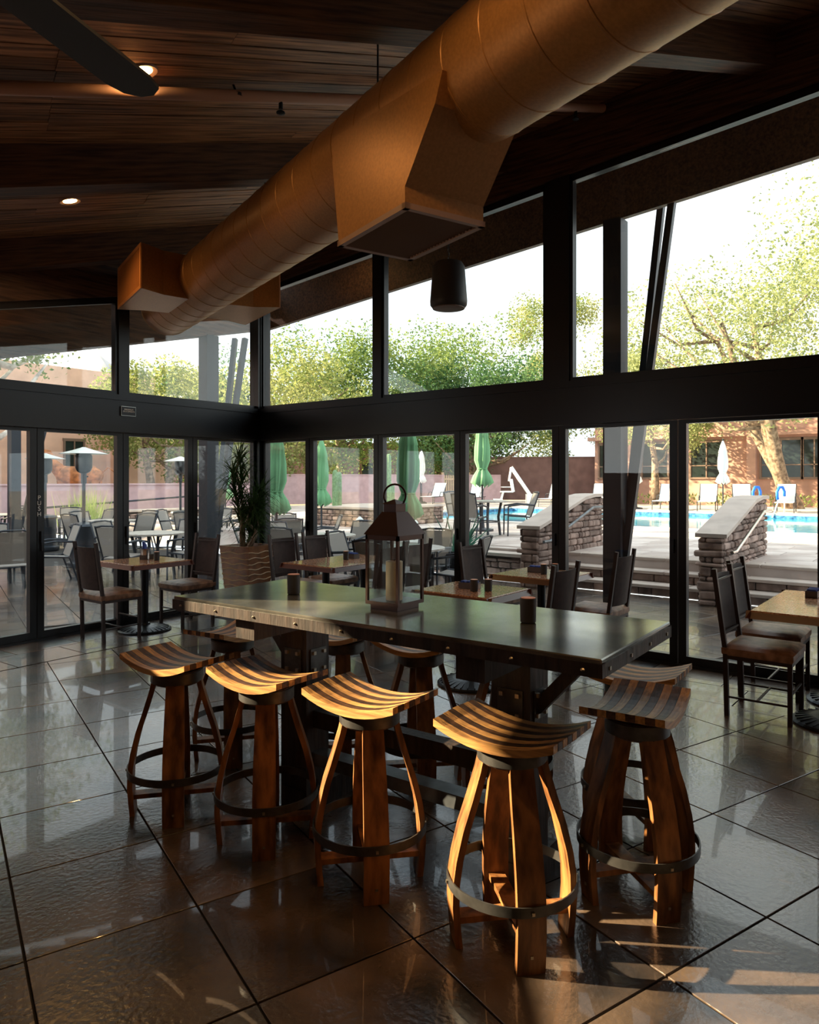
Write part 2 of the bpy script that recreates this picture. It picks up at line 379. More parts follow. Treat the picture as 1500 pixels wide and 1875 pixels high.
# outer eave beams, posts and struts
eb = struct(obj('trim_3', B().add([(x, y, roof(x, y) + dz) for y in (9.0, -2.5) for x in (7.5, 7.68) for dz in (-.36, .29)], [(0, 1, 3, 2), (4, 6, 7, 5), (0, 4, 5, 1), (2, 3, 7, 6), (0, 2, 6, 4), (1, 5, 7, 3)]), MW['beam']))
eb2 = struct(obj('trim_4', B().add([(x, y, roof(x, y) + dz) for x in (7.5, 1.9) for y in (8.56, 8.74) for dz in (-.36, .29)], [(0, 1, 3, 2), (4, 6, 7, 5), (0, 4, 5, 1), (2, 3, 7, 6), (0, 2, 6, 4), (1, 5, 7, 3)]), MW['beam']))
def post(x, y, h, dirs, label):
    t = thing('steel_post', label, 'post', (x, y, 0))
    obj('column', B().box2((-.1, -.1, .012), (.1, .1, h)), MW['steel'], t)
    obj('base_plate', B().box((0, 0, .006), (.3, .3, .012)), MW['steel'], t)
    for d in dirs: obj('strut', B().bar((d[0] * .06, d[1] * .06, .25), d, .07, .07), MW['steel'], t)
post(7.59, 3.06, roof(7.59, 3.06) - .36, [(-.0, -.64, 4.72), (.35, -.40, 4.8)], 'dark steel post with two slanting struts outside the pool-side windows')
post(6.44, 8.65, roof(6.44, 8.65) - .36, [(.66, 0, 3.75), (.75, .35, 3.8)], 'dark steel post with struts outside the room corner behind the potted plant')
post(7.1, 16.3, 3.5, [(.75, -.1, 3.3)], 'far dark steel post with one strut seen through the push door')
# small plaque and PUSH lettering on the left wall
pl = tag(obj('sign_plaque', B().box2((1.93, .091, 2.335), (2.10, .098, 2.43)), MW['black']), 'small black plaque with silver border on the band above the left doors', 'sign'); pl.matrix_world = MLf
obj('border', B().box2((1.925, .0905, 2.33), (2.105, .094, 2.337)).box2((1.925, .0905, 2.428), (2.105, .094, 2.435)).box2((1.925, .0905, 2.33), (1.932, .094, 2.435)).box2((2.098, .0905, 2.33), (2.105, .094, 2.435)), MW['hat'], pl)
def text(body, size, m, parent, M):
    cu = bpy.data.curves.new('lettering', 'FONT'); cu.body = body; cu.size = size; cu.align_x = 'CENTER'; cu.extrude = .001; cu.space_line = .9
    me = bpy.data.meshes.new_from_object(bpy.data.objects.new('lettering', cu)); me.materials.append(m)
    o = bpy.data.objects.new('lettering', me); C.objects.link(o); o.parent = parent; o.matrix_local = M; return o
TXT = Matrix(((-1, 0, 0, 2.015), (0, 0, 1, .099), (0, 1, 0, 2.392), (0, 0, 0, 1)))
text('MAXIMUM\nOCCUPANTS', .024, MW['white_txt'], pl, TXT)
d4 = bpy.data.objects['door_11']
text('P\nU\nS\nH', .062, MW['white_txt'], d4, Matrix(((-1, 0, 0, 2.98), (0, 0, 1, .037), (0, 1, 0, 1.42), (0, 0, 0, 1))))

# ================================================================== duct with air boots
DE, DZ, DR = 2.277, 3.618, .305
dt = thing('air_duct', 'long round bronze spiral air duct hung under the timber ceiling', 'duct', tuple(EF(DE, 0, DZ)), ang)
n = 40
def ring(F, r): return [(r * math.cos(2 * math.pi * j / n), F, r * math.sin(2 * math.pi * j / n)) for j in range(n)]
b = B(); Fs = [-2 + .0 * i for i in range(1)]
vs = []; F = -2.0; prof = []
while F < 8.5:
    prof += [(F, DR), (F + .262, DR), (F + .266, DR + .003), (F + .276, DR + .003), (F + .28, DR)]; F += .28
prof += [(8.5, DR), (8.5, .0)]
for F, r in prof: vs += ring(F, max(r, .001))
b.add(vs, [(i * n + j, i * n + (j + 1) % n, (i + 1) * n + (j + 1) % n, (i + 1) * n + j) for i in range(len(prof) - 1) for j in range(n)])
obj('spiral_pipe', b, MW['duct'], dt, smooth=35)
# boot 1: faces down
bo = obj('air_boot', B().prism([(3.04, -.618), (3.75, -.618), (3.83, -.12), (3.83, .02), (2.72, -.1), (2.78, -.23), (3.04, -.53)], -.312, .19, 0), MW['duct'], dt)
obj('grille_frame', B().box2((-.318, 3.03, -.642), (.196, 3.06, -.612)).box2((-.318, 3.72, -.642), (.196, 3.756, -.612)).box2((-.318, 3.03, -.642), (-.285, 3.756, -.612)).box2((.163, 3.03, -.642), (.196, 3.756, -.612)), MW['lip'], bo)
obj('throat_shade', B().box2((-.285, 3.06, -.6195), (.163, 3.72, -.616)), MW['gback'], bo)  # near-black sheet painted in for the shade behind the slats
for k in range(22):
    obj('slat', B().box((-.06, 3.075 + k * .0305, -.63), (.45, .005, .016), 0, 0, R(35)), MW['grille'], bo)
for sx in (-1, 1):
    p = [(.12 * sx, 7.12), (.45 * sx, 7.08), (.677 * sx, 6.95), (.677 * sx, 7.95), (.45 * sx, 7.85), (.12 * sx, 7.82)]
    bo = obj('air_boot', B().prism(p if sx > 0 else p[::-1], -.228, .195), MW['duct'], dt)
    x = .68 * sx
    obj('grille_frame', B().box2((x, 6.95, -.228), (x + .012 * sx, 7.95, -.195)).box2((x, 6.95, .16), (x + .012 * sx, 7.95, .195)).box2((x, 6.95, -.2), (x + .012 * sx, 6.99, .17)).box2((x, 7.91, -.2), (x + .012 * sx, 7.95, .17)), MW['og'], bo)
    for k in range(24): obj('slat', B().box((x + .003 * sx, 7.01 + k * .0385, -.015), (.012, .012, .36)), MW['og'], bo)
for F in (.2, 2.1, 3.83, 5.65):
    obj('hanger_rod', B().tube([(-.0, F, DR), (0, F, cz(DE) - DZ)], .006, 6), MW['steel'], dt)
# sprinkler pipe
sp = thing('sprinkler_pipe', 'thin brown sprinkler pipe running under the ceiling planks', 'pipe')
def cp(E, F, off): return EF(E, F, cz(E) - .6 + off)
obj('pipe', B().tube([cp(-.5, 4.56, .5), cp(5.1, 4.56, .5)], .037, 12), MW['pipe'], sp, smooth=40)
for E in (1.65, 3.9): obj('hanger', B().tube([cp(E, 4.56, .5), cp(E - .02, 4.6, .6)], .008, 6).lathe([(.04, -.01), (.04, .01)], 10, tuple(cp(E, 4.56, .5))), MW['steel'], sp)
for E in (1.95, 3.5, 4.75): obj('sprinkler_head', B().tube([cp(E, 4.56, .5), cp(E, 4.56, .42)], .014, 8).lathe([(.012, -.012), (.03, -.008), (.03, 0), (.01, .01)], 10, tuple(cp(E, 4.56, .4))), MW['cast'], sp)
# ceiling fan
fx, fy = (.6133 * -1.5 + .7899 * 1.67, .7899 * 1.5 + .6133 * 1.67)
fan = thing('ceiling_fan', 'black ceiling fan with one long blade reaching into view', 'fan', (fx, fy, 3.2))
obj('motor', B().lathe([(.05, .12), (.14, .1), (.16, .02), (.14, -.06), (.04, -.09)], 20), MW['fan'], fan, smooth=40)
obj('down_rod', B().tube([(0, 0, .1), (0, 0, cz(e1.x * fx + e1.y * fy) - 3.2)], .016, 8), MW['fan'], fan)
a0 = math.atan2(.7899 * -1.08 * -1 + .6133 * 2.957 - fy, .6133 * -1.08 + .7899 * 2.957 - fx)
for k in range(3):
    a = a0 + k * 2 * math.pi / 3
    P = [(.12, -.05), (.3, -.095), (1.25, -.105), (1.33, -.085), (1.37, -.03), (1.37, .03), (1.33, .085), (1.25, .105), (.3, .095), (.12, .05)]
    o = obj('blade', B().prism(P, -.006, .006), MW['fan'], fan); o.rotation_euler = (R(4), 0, a)
# recessed ceiling lights (lamp inside each)
def downlight(E, F, label, z=None, pw=14, xy=None):
    p = EF(E, F, cz(E) - .012) if xy is None else Vector(xy)
    t = thing('recessed_light', label, 'ceiling light', tuple(p), group='recessed ceiling lights')
    til = Matrix.Rotation(ang, 4, 'Z') @ Matrix.Rotation(-math.atan(SL), 4, 'Y')
    for nm, bb, m_ in (('trim_ring', B().lathe([(.055, -.001), (.085, -.012), (.09, 0)], 20), MW['lip']), ('lens', B().lathe([(.056, -.006), (.056, -.003)], 20), EM)):
        o = obj(nm, bb, m_, t); o.matrix_local = til
    ld = bpy.data.lights.new('lamp', 'SPOT'); ld.energy = pw; ld.color = (1, .55, .2); ld.spot_size = R(150); ld.spot_blend = .6; ld.shadow_soft_size = .05
    lo = bpy.data.objects.new('lamp', ld); C.objects.link(lo); lo.parent = t; lo.location = (0, 0, -.03)
EM = emit_mat('warm_lens', (1, .62, .25), 14)
downlight(.976, 6.85, 'glowing recessed light in the wood ceiling at left', pw=17)
downlight(1.03, 4.46, 'recessed light half hidden behind the black fan blade', pw=17)
downlight(1.2, 2.3, 'recessed light above the duct nearest the viewer, out of frame', pw=17)
downlight(1.2, .3, 'recessed light over the viewer, out of frame', pw=17)
downlight(4.4, 7.1, 'small recessed light under the outer eave at the pool side', xy=(7.0, 6.55, roof(7.0, 6.55) + .5), pw=4)
downlight(4.4, 7.1, 'small recessed light under the outer eave past the left wall', xy=(6.3, 8.25, roof(6.3, 8.25) + .5), pw=4)
# pendant loudspeaker
ps = thing('pendant_speaker', 'black pendant loudspeaker hanging on a chain before the window', 'speaker', (4.37, 3.03, 2.88))
obj('shell', B().lathe([(.05, .335), (.1, .33), (.118, .30), (.137, .05), (.135, .02), (.12, .0)], 24), MW['spk'], ps, smooth=40)
obj('grille_cover', B().lathe([(.118, .002), (.118, -.006), (.05, -.012), (.02, -.012)], 24), MW['grille'], ps)
ch = B()
zc = cz(e1.x * 4.37 + e1.y * 3.03) - 2.88
k = 0; z = .335
while z < zc:
    a = 0 if k % 2 else math.pi / 2
    ch.tube([(math.cos(a) * .008 * math.cos(t), math.sin(a) * .008 * math.cos(t), z + .02 + .02 * math.sin(t)) for t in [i * math.pi / 4 for i in range(9)]], .0022, 4); z += .034; k += 1
obj('chain', ch, MW['steel'], ps)

# ================================================================== pub table
pt = thing('pub_table', 'long dark pub table with riveted zinc-like top and timber trestles', 'table', (2.475, 1.99, 0), R(2.4))
HX, HY = .372, 1.065
obj('table_top', B().cbox((0, 0, 1.04), (2 * HX, 2 * HY, .04), .004), MW['ttop'], pt)
ed = obj('edge_band', B().box2((-HX - .004, -HY - .004, 1.0), (-HX + .03, HY + .004, 1.045)).box2((HX - .03, -HY - .004, 1.0), (HX + .004, HY + .004, 1.045)).box2((-HX, -HY - .004, 1.0), (HX, -HY + .03, 1.045)).box2((-HX, HY - .03, 1.0), (HX, HY + .004, 1.045)), MW['tim'], pt)
rv = B()
for k in range(9):
    y = -HY + .06 + k * (2 * HY - .12) / 8
    for sx in (-1, 1): rv.lathe([(.008, -.004), (.008, .0), (.004, .004)], 6, (sx * (HX + .004), y, 1.022))
for k in range(4):
    x = -HX + .06 + k * (2 * HX - .12) / 3
    for sy in (-1, 1): rv.box((x, sy * (HY + .005), 1.022), (.012, .006, .012))
obj('rivets', rv, MW['brass'], ed)
PX = .07
for sy in (-1, 1):
    y = (-.56, .62)[sy > 0]
    po = obj('trestle_post', B().box2((PX - .08, y - .085, .08), (PX + .08, y + .085, .985)), MW['tim'], pt)
    obj('bearer', B().box2((-.32, y - .06, .9), (.32, y + .06, .985)), MW['tim'], pt)
    obj('foot', B().prism([(PX - .09, 0), (.36, 0), (.36, .06), (.26, .12), (PX - .09, .12)], y - .075, y + .075, 1), MW['tim'], pt)
    for nx, ny in ((-1, 0), (0, -1)):
        cx_, cy_ = PX + nx * .083, y + ny * .088
        pln = obj('bolt_plate', B().box((cx_, cy_, .74), (.008 if nx else .11, .008 if ny else .11, .12)), MW['hoop'], po)
        for du in (-.035, .035):
            for dz in (-.04, .04): obj('bolt', B().box((cx_ + nx * .006 + (du if ny else 0), cy_ + ny * .006 + (du if nx else 0), .74 + dz), (.016, .016, .016)), MW['brass'], pln)
    obj('brace', B().bar((PX, y + sy * .08, .72), (PX, y + sy * .32, .985), .05, .05), MW['tim'], pt)
obj('stretcher', B().box2((PX - .035, -.5, .42), (PX + .035, .56, .50)), MW['tim'], pt)
obj('foot_rail', B().box2((PX - .045, -.5, .24), (PX + .045, .56, .30)), MW['rail'], pt)

# ================================================================== bar stools
def stool(label):
    t = thing('barrel_stool', label, 'stool', group='barrel-stave stools round the pub table')
    nst = 9; wd = .315 / nst
    pat = [1, 0, 1, 0, 1, 0, 1, 0, 1]
    for k in range(nst):
        y0 = -.1575 + k * wd + .0006; y1 = y0 + wd - .0012; L = .238 - .006 * abs(k - 4) / 4
        vs = []; N = 10
        for i in range(N + 1):
            x = -L + 2 * L * i / N; z = .716 + .052 * (x / .238) ** 2
            vs += [(x, y0, z - .026), (x, y1, z - .026), (x, y1, z), (x, y0, z)]
        fs = [(0, 3, 2, 1), (N * 4, N * 4 + 1, N * 4 + 2, N * 4 + 3)]
        for i in range(N):
            for j in range(4): fs.append((i * 4 + j, i * 4 + (j + 1) % 4, i * 4 + 4 + (j + 1) % 4, i * 4 + 4 + j))
        obj('seat_stave', B().add(vs, fs), MW['oak' if pat[k] else 'oakd'], t)
    obj('seat_block', B().lathe([(.1, .62), (.118, .63), (.118, .69), (.1, .694)], 24), MW['oakd'], t)
    bd = B()
    bd.lathe([(.119, .635), (.124, .635), (.124, .685), (.119, .685)], 28)
    obj('top_band', bd, MW['hoop'], t, smooth=40)
    prof = [(.104, .69), (.125, .6), (.155, .5), (.188, .4), (.212, .3), (.224, .22), (.226, .14), (.220, .06), (.214, .0)]
    for q in range(4):
        a = R(45) + q * math.pi / 2; ca, sa = math.cos(a), math.sin(a)
        vs = []; N = len(prof)
        for i, (r, z) in enumerate(prof):
            wdt = .040 + .009 * math.sin(min(1, (.69 - z) / .5) * math.pi / 2)
            for rr, ww in ((r - .024, -wdt), (r, -wdt), (r, wdt), (r - .024, wdt)):
                vs.append((ca * rr - sa * ww, sa * rr + ca * ww, z))
        fs = [(0, 1, 2, 3), tuple((N - 1) * 4 + j for j in (3, 2, 1, 0))]
        for i in range(N - 1):
            for j in range(4): fs.append((i * 4 + j, i * 4 + (j + 1) % 4, i * 4 + 4 + (j + 1) % 4, i * 4 + 4 + j))
        lg = obj('leg', B().add(vs, fs), MW['stave'], t, smooth=30)
        bl = B()
        for r, z in ((.2335, .21), (.217, .06)): bl.lathe([(.006, -.003), (.006, .002), (.003, .004)], 6, (0, 0, 0)) if 0 else bl.box((ca * (r + .001), sa * (r + .001), z), (.010, .010, .010), a)
        obj('bolts', bl, MW['brass'], lg)
    hb = B(); N = 40; vs = []
    for j in range(N):
        a = 2 * math.pi * j / N
        for r, z in ((.228, .195), (.233, .195), (.233, .23), (.228, .23)): vs.append((r * math.cos(a), r * math.sin(a), z))
    hb.add(vs, [(j * 4 + i, j * 4 + (i + 1) % 4, ((j + 1) % N) * 4 + (i + 1) % 4, ((j + 1) % N) * 4 + i) for j in range(N) for i in range(4)])
    obj('foot_hoop', hb, MW['hoop'], t, smooth=40)
    for a in (R(45), R(135)):
        ca, sa = math.cos(a), math.sin(a); z = .085 if a < 1 else .105
        obj('cross_stretcher', B().box((0, 0, z), (.40, .06, .022), a), MW['stave'], t)
    return t
st0 = stool('striped barrel-stave stool in the front row, nearest the viewer')
st0.location = (2.262, 1.295, 0); st0.rotation_euler.z = R(92)
for lab, x, y, r in (
    ('striped barrel stool, third in the front row from the left', 2.245, 1.95, 93),
    ('striped barrel stool, second in the front row from the left', 2.2, 2.53, 91),
    ('brown barrel stool at the left end of the front row', 2.12, 3.10, 96),
    ('pale-topped barrel stool at the right end of the pub table', 2.80, 1.04, 6),
    ('barrel stool at the far left end of the pub table', 2.73, 3.44, 8),
    ('barrel stool behind the pub table, leftmost of the back row', 3.08, 2.88, 88),
    ('barrel stool behind the pub table, under the lantern', 3.14, 2.36, 90),
    ('barrel stool behind the right trestle of the pub table', 3.2, 1.86, 91),
    ('barrel stool at the right end of the back row behind the table corner', 3.30, 1.25, 94)):
    dup(st0, (x, y, 0), R(r), lab)

# lantern, candle, cups on the pub table
ln = thing('lantern', 'tall bronze lantern with ring handle standing on the pub table', 'lantern', (2.47, 2.0, 1.0605))
a = .091
obj('base', B().box2((-.075, -.075, 0), (.075, .075, .02)).box2((-a, -a, .02), (a, a, .035)), MW['lant'], ln)
fb = B()
for sx in (-1, 1):
    for sy in (-1, 1): fb.box2((sx * a - sx * .012, sy * a - sy * .012, .035), (sx * a, sy * a, .31))
fb.box2((-a, -a, .30), (a, -a + .01, .322)).box2((-a, a - .01, .30), (a, a, .322)).box2((-a, -a, .30), (-a + .01, a, .322)).box2((a - .01, -a, .30), (a, a, .322))
obj('frame', fb, MW['lant'], ln)
obj('roof', B().add([(-a - .006, -a - .006, .322), (a + .006, -a - .006, .322), (a + .006, a + .006, .322), (-a - .006, a + .006, .322), (-.04, -.04, .42), (.04, -.04, .42), (.04, .04, .42), (-.04, .04, .42)], [(0, 3, 2, 1), (4, 5, 6, 7), (0, 1, 5, 4), (1, 2, 6, 5), (2, 3, 7, 6), (3, 0, 4, 7)]), MW['lant'], ln)
obj('chimney', B().box2((-.034, -.034, .42), (.034, .034, .455)).add([(-.042, -.042, .455), (.042, -.042, .455), (.042, .042, .455), (-.042, .042, .455), (0, 0, .475)], [(0, 3, 2, 1), (0, 1, 4), (1, 2, 4), (2, 3, 4), (3, 0, 4)]), MW['lant'], ln)
hd = [(0, .048 * math.cos(t) * 1.0, .49 + .05 * math.sin(t)) for t in [R(-35) + i * R(250) / 16 for i in range(17)]]
obj('ring_handle', B().tube([(p[1] * -.62, p[1] * .78, p[2]) for p in hd], .0045, 8), MW['lant'], ln, smooth=True)
for sx, sy in ((1, 0), (-1, 0), (0, 1), (0, -1)):
    obj('pane', B().box((sx * (a - .006), sy * (a - .006), .168), (.003 if sx else 2 * a - .024, .003 if sy else 2 * a - .024, .264)), MW['glass'], ln)
cd = tag(obj('pillar_candle', B().lathe([(.036, 0), (.037, .004), (.037, .168), (.03, .17), (.026, .162), (.004, .16)], 24), MW['wax'], smooth=40, loc=(2.46, 1.995, 1.0965)), 'cream pillar candle inside the bronze lantern', 'candle')
obj('wick', B().tube([(0, 0, .158), (.002, 0, .178)], .0015, 5), MW['black'], cd)
def cup(x, y, z, label, s=1):
    t = thing('candle_cup', label, 'candle holder', (x, y, z))
    obj('shell', B().lathe([(.026 * s, 0), (.031 * s, .004), (.032 * s, .096 * s), (.029 * s, .096 * s), (.029 * s, .07 * s), (.002, .07 * s)], 20), MW['cup'], t, smooth=40)
    obj('copper_lining', B().lathe([(.0285 * s, .098 * s), (.0285 * s, .072 * s), (.002, .0715 * s)], 20), MW['copper'], t)
    return t
cup(2.455, 2.625, 1.0605, 'dark clay candle cup at the left end of the pub table')
cup(2.53, 1.375, 1.0605, 'dark clay candle cup at the right end of the pub table')

# ================================================================== bistro tables
def btable(x, y, sx, sy, label, bases=((0, 0),)):
    t = thing('dining_table', label, 'table', (x, y, 0), 0, 'granite-topped dining tables')
    obj('table_top', B().cbox((0, 0, .735), (sx - .05, sy - .05, .034), .004), MW['granite'], t)
    obj('edge', B().prism([(-sx / 2, .70), (-sx / 2 + .03, .75), (-sx / 2 + .03, .70)], -sy / 2, sy / 2, 1).prism([(sx / 2, .70), (sx / 2 - .03, .70), (sx / 2 - .03, .75)], -sy / 2, sy / 2, 1).prism([(-sy / 2, .70), (-sy / 2 + .03, .75), (-sy / 2 + .03, .70)], -sx / 2, sx / 2, 0).prism([(sy / 2, .70), (sy / 2 - .03, .70), (sy / 2 - .03, .75)], -sx / 2, sx / 2, 0), MW['tedge'], t)
    for bx, by in bases:
        obj('pedestal', B().tube([(bx, by, .03), (bx, by, .70)], .038, 12).box((bx, by, .695), (.35, .06, .012)).box((bx, by, .695), (.06, .35, .012)), MW['cast'], t)
        bs = obj('base', B().lathe([(.27, 0), (.275, .012), (.26, .022), (.15, .05), (.06, .062), (.05, .08)], 28, (bx, by, 0)), MW['cast'], t)
        rb = B()
        for k in range(28):
            an = 2 * math.pi * k / 28; rb.bar((bx + .1 * math.cos(an), by + .1 * math.sin(an), .052), (bx + .25 * math.cos(an), by + .25 * math.sin(an), .026), .008, .012)
        obj('ribs', rb, MW['cast'], bs)
    return t
btable(4.42, 7.05, .74, .74, 'small square granite table by the left glass doors')
btable(5.76, 5.35, 1.2, .78, 'longer granite table by the pool-side doors behind the lantern', ((-.3, 0), (.3, 0)))
btable(4.85, 3.14, .66, .74, 'square granite table just behind the pub table')
btable(6.07, 3.16, .72, .72, 'square granite table against the pool-side doors by the steel post')
btable(5.77, .80, 1.2, .78, 'granite table with two round iron bases at the right edge', ((-.25, -.1), (.33, -.1)))
def caddy(x, y, z, rz, label, napk=False):
    t = thing('condiment_caddy', label, 'caddy', (x, y, z), rz, 'table caddies')
    obj('tray', B().box2((-.05, -.04, 0), (.11, .04, .003)).box2((-.05, -.04, 0), (.11, -.037, .05)).box2((-.05, .037, 0), (.11, .04, .05)).box2((.107, -.04, 0), (.11, .04, .05)).box2((-.05, -.04, 0), (-.047, .04, .05)), MW['tray'], t)
    if napk:
        obj('pail', B().lathe([(.045, .003), (.055, .12), (.053, .12), (.043, .006)], 18, (0, 0, 0)), MW['chrome'], t)
        for k in range(3): obj('napkin_roll', B().tube([((k - 1) * .02, 0, .04), ((k - 1) * .04, .01 * k, .2 - .02 * k)], .016, 8), MW['blue'], t)
    else:
        for k in range(9): obj('packet', B().box((-.035 + k * .016, 0, .034), (.004, .06, .056), 0, R(8 * math.sin(k * 2.3))), MW['blue'], t)
caddy(6.12, 3.2, .7525, R(100), 'small metal caddy of blue packets on the table by the steel post')
caddy(4.87, 3.14, .7525, R(100), 'small metal caddy of blue packets on the table behind the pub table')
caddy(6.05, .93, .7525, 0, 'small metal caddy of blue packets on the table at the right edge')
caddy(4.47, 7.12, .7525, R(30), 'steel pail of blue rolled napkins on the table by the left doors', True)
caddy(5.95, 5.4, .7525, R(80), 'small metal caddy of blue packets on the longer table behind the lantern')
for x, y, l in ((6.02, 3.11, 'candle cup beside the caddy on the table by the steel post'), (6.11, 3.04, 'second candle cup in front of the caddy on the table by the steel post'), (4.76, 3.06, 'candle cup beside the caddy on the table behind the pub table'), (4.84, 2.98, 'second candle cup on the table behind the pub table'), (4.5, 6.95, 'candle cup beside the napkin pail on the left table'), (5.8, 5.38, 'candle cup on the longer table behind the lantern')):
    cup(x, y, .7525, l, .95)

# ================================================================== dining chairs
def chair(label):
    t = thing('dining_chair', label, 'chair', group='iron dining chairs')
    w_ = .215
    ct = B(); N = 6; 
    vs = []
    for z, ins in ((.415, .0), (.43, -.008), (.465, -.008), (.485, .02), (.492, .07)):
        for (sx, sy) in ((-1, -1), (1, -1), (1, 1), (-1, 1)): vs.append((sx * (w_ - ins), sy * (w_ - ins), z))
    fs = [(3, 2, 1, 0), (16, 17, 18, 19)] + [(r * 4 + j, r * 4 + (j + 1) % 4, r * 4 + 4 + (j + 1) % 4, r * 4 + 4 + j) for r in range(4) for j in range(4)]
    obj('seat_cushion', ct.add(vs, fs), MW['leather'], t, smooth=50)
    obj('seat_frame', B().box2((-w_, -w_, .39), (w_, w_, .416)), MW['iron'], t)
    for sx in (-1, 1):
        obj('leg', B().box2((sx * .2 - .014, .186, 0), (sx * .2 + .014, .214, .40)), MW['iron'], t)
        obj('back_post', B().bar((sx * .205, -.19, 0), (sx * .205, -.20, .44), .03, .03, (0, 1, 0)).bar((sx * .205, -.20, .44), (sx * .205, -.275, 1.0), .03, .03, (0, 1, 0)), MW['iron'], t)
    pv = []; N = 8
    for i in range(N + 1):
        u = -1 + 2 * i / N; x = u * .165; yb = -.03 * (1 - u * u)
        for z, yy in ((.52, -.213), (.95, -.268)):
            pv += [(x, yy + yb, z), (x, yy + yb - .008, z)]
    fs = []
    for i in range(N):
        q = i * 4; fs += [(q, q + 4, q + 6, q + 2), (q + 1, q + 3, q + 7, q + 5), (q, q + 1, q + 5, q + 4), (q + 2, q + 6, q + 7, q + 3)]
    fs += [(0, 2, 3, 1), (N * 4, N * 4 + 1, N * 4 + 3, N * 4 + 2)]
    obj('back_panel', B().add(pv, fs), MW['backp'], t, smooth=50)
    for yy, zz in ((-.213, .56), (-.262, .92)): obj('panel_rail', B().bar((-.2, yy, zz), (.2, yy, zz), .012, .012), MW['iron'], t)
    for sx in (-1, 1): obj('stretcher', B().bar((sx * .2, .2, .13), (sx * .204, -.19, .13), .012, .012), MW['iron'], t)
    obj('stretcher', B().bar((-.2, .0, .13), (.2, .0, .13), .012, .012).bar((-.2, .2, .2), (.2, .2, .2), .012, .012), MW['iron'], t)
    return t
ch0 = chair('iron dining chair on the left side of the small table by the left doors')
ch0.location = (4.0, 7.0, 0); ch0.rotation_euler.z = R(-90)
for lab, x, y, r in (
    ('iron dining chair tucked in on the right of the small left table', 4.9, 6.97, 90),
    ('dining chair at the far side of the longer table, nearest the potted plant', 5.68, 5.98, 180),
    ('dining chair at the far side of the longer table, next to the doors', 6.2, 5.98, 180),
    ('dining chair with its back to the viewer, left one before the longer table', 5.57, 4.82, 0),
    ('dining chair with its back to the viewer, right one before the longer table', 6.02, 4.82, 0),
    ('dining chair beyond the square table by the steel post', 6.2, 3.75, 180),
    ('dining chair with curved back, before the square table behind the pub table', 4.98, 2.66, 0),
    ('dining chair with curved back, before the table by the steel post', 6.2, 2.68, 0),
    ('dining chair at the right edge, nearer the viewer of the two', 5.48, 1.14, 180),
    ('dining chair at the right edge, beside the pool-side doors', 6.1, 1.20, 180)):
    dup(ch0, (x, y, 0), R(r), lab)

# ================================================================== potted dracaena in the corner
pp = thing('potted_plant', 'spiky dracaena in a tall ridged brown planter in the room corner', 'plant', (5.82, 7.05, 0), R(8))
obj('planter', B().add([(sx * r, sy * r, z) for r, z in ((.17, 0), (.235, .82), (.20, .82), (.19, .76)) for sx, sy in ((-1, -1), (1, -1), (1, 1), (-1, 1))], [(3, 2, 1, 0), (12, 13, 14, 15)] + [(k * 4 + j, k * 4 + (j + 1) % 4, k * 4 + 4 + (j + 1) % 4, k * 4 + 4 + j) for k in range(3) for j in range(4)]), MW['pot'], pp)
pot = bpy.data.objects[[o.name for o in C.objects if o.parent == pp][0]]
for k in range(11):
    z = .08 + k * .066; r = .17 + .065 * z / .82 + .004
    for q in range(4):
        a_ = q * math.pi / 2; pts = []
        for i in range(9):
            u = -1 + i / 4; zz = z + .01 * math.sin(i * 1.3 + k * 2 + q); v = Vector((u * r, -r, zz)); pts.append(Matrix.Rotation(a_, 3, 'Z') @ v)
        obj('ridge', B().tube(pts, .006, 5), MW['potr'], pot)
obj('soil', B().box2((-.19, -.19, .755), (.19, .19, .775)), MW['soil'], pp)
def blade_leaf(b, p, d, L, wd, droop, seg=4):
    d = Vector(d).normalized(); side = d.cross(Vector((0, 0, 1)))
    side = side.normalized() if side.length > .01 else Vector((1, 0, 0))
    vs = []; q = Vector(p)
    for i in range(seg + 1):
        u = i / seg; ww = wd * (1 - u) ** .7 * (.6 + .4 * min(1, u * 4)); vs += [q - side * ww / 2, q + side * ww / 2]
        q = q + d * L / seg; d = (d + Vector((0, 0, -droop / seg))).normalized()
    b.add(vs, [(2 * i, 2 * i + 1, 2 * i + 3, 2 * i + 2) for i in range(seg)])
stems = [((-.06, .02), (-.20, .05, 1.75)), ((.05, -.04), (.16, -.06, 1.5)), ((.02, .07), (.05, .2, 1.95)), ((-.03, -.06), (-.1, -.16, 1.35)), ((.08, .04), (.2, .12, 1.25))]
lf = B()
for (sx, sy), top in stems:
    pts = [Vector((sx + .05 * math.sin(k * 1.7 + sx * 40) * (k > 0), sy + .05 * math.cos(k * 1.9) * (k > 0), .76)).lerp(Vector(top), k / 5) + Vector((.03 * math.sin(k * 2.1 + sy * 30), .03 * math.cos(k * 1.7), 0)) for k in range(6)]
    obj('stem', B().tube(pts, [.022, .02, .018, .016, .014, .012], 7), MW['bark'], pp, smooth=True)
    for k in range(230):
        q = random.random() ** .6; base = pts[1].lerp(pts[5], q) if q < 1 else pts[5]; a_ = random.uniform(0, 6.28); el = random.uniform(-.3, 1.2)
        blade_leaf(lf, base, (math.cos(a_) * math.cos(el), math.sin(a_) * math.cos(el), math.sin(el)), random.uniform(.24, .44), .02, random.uniform(.5, 1.2))
struct(obj('leaves', lf, MW['drac'], pp), 'stuff')

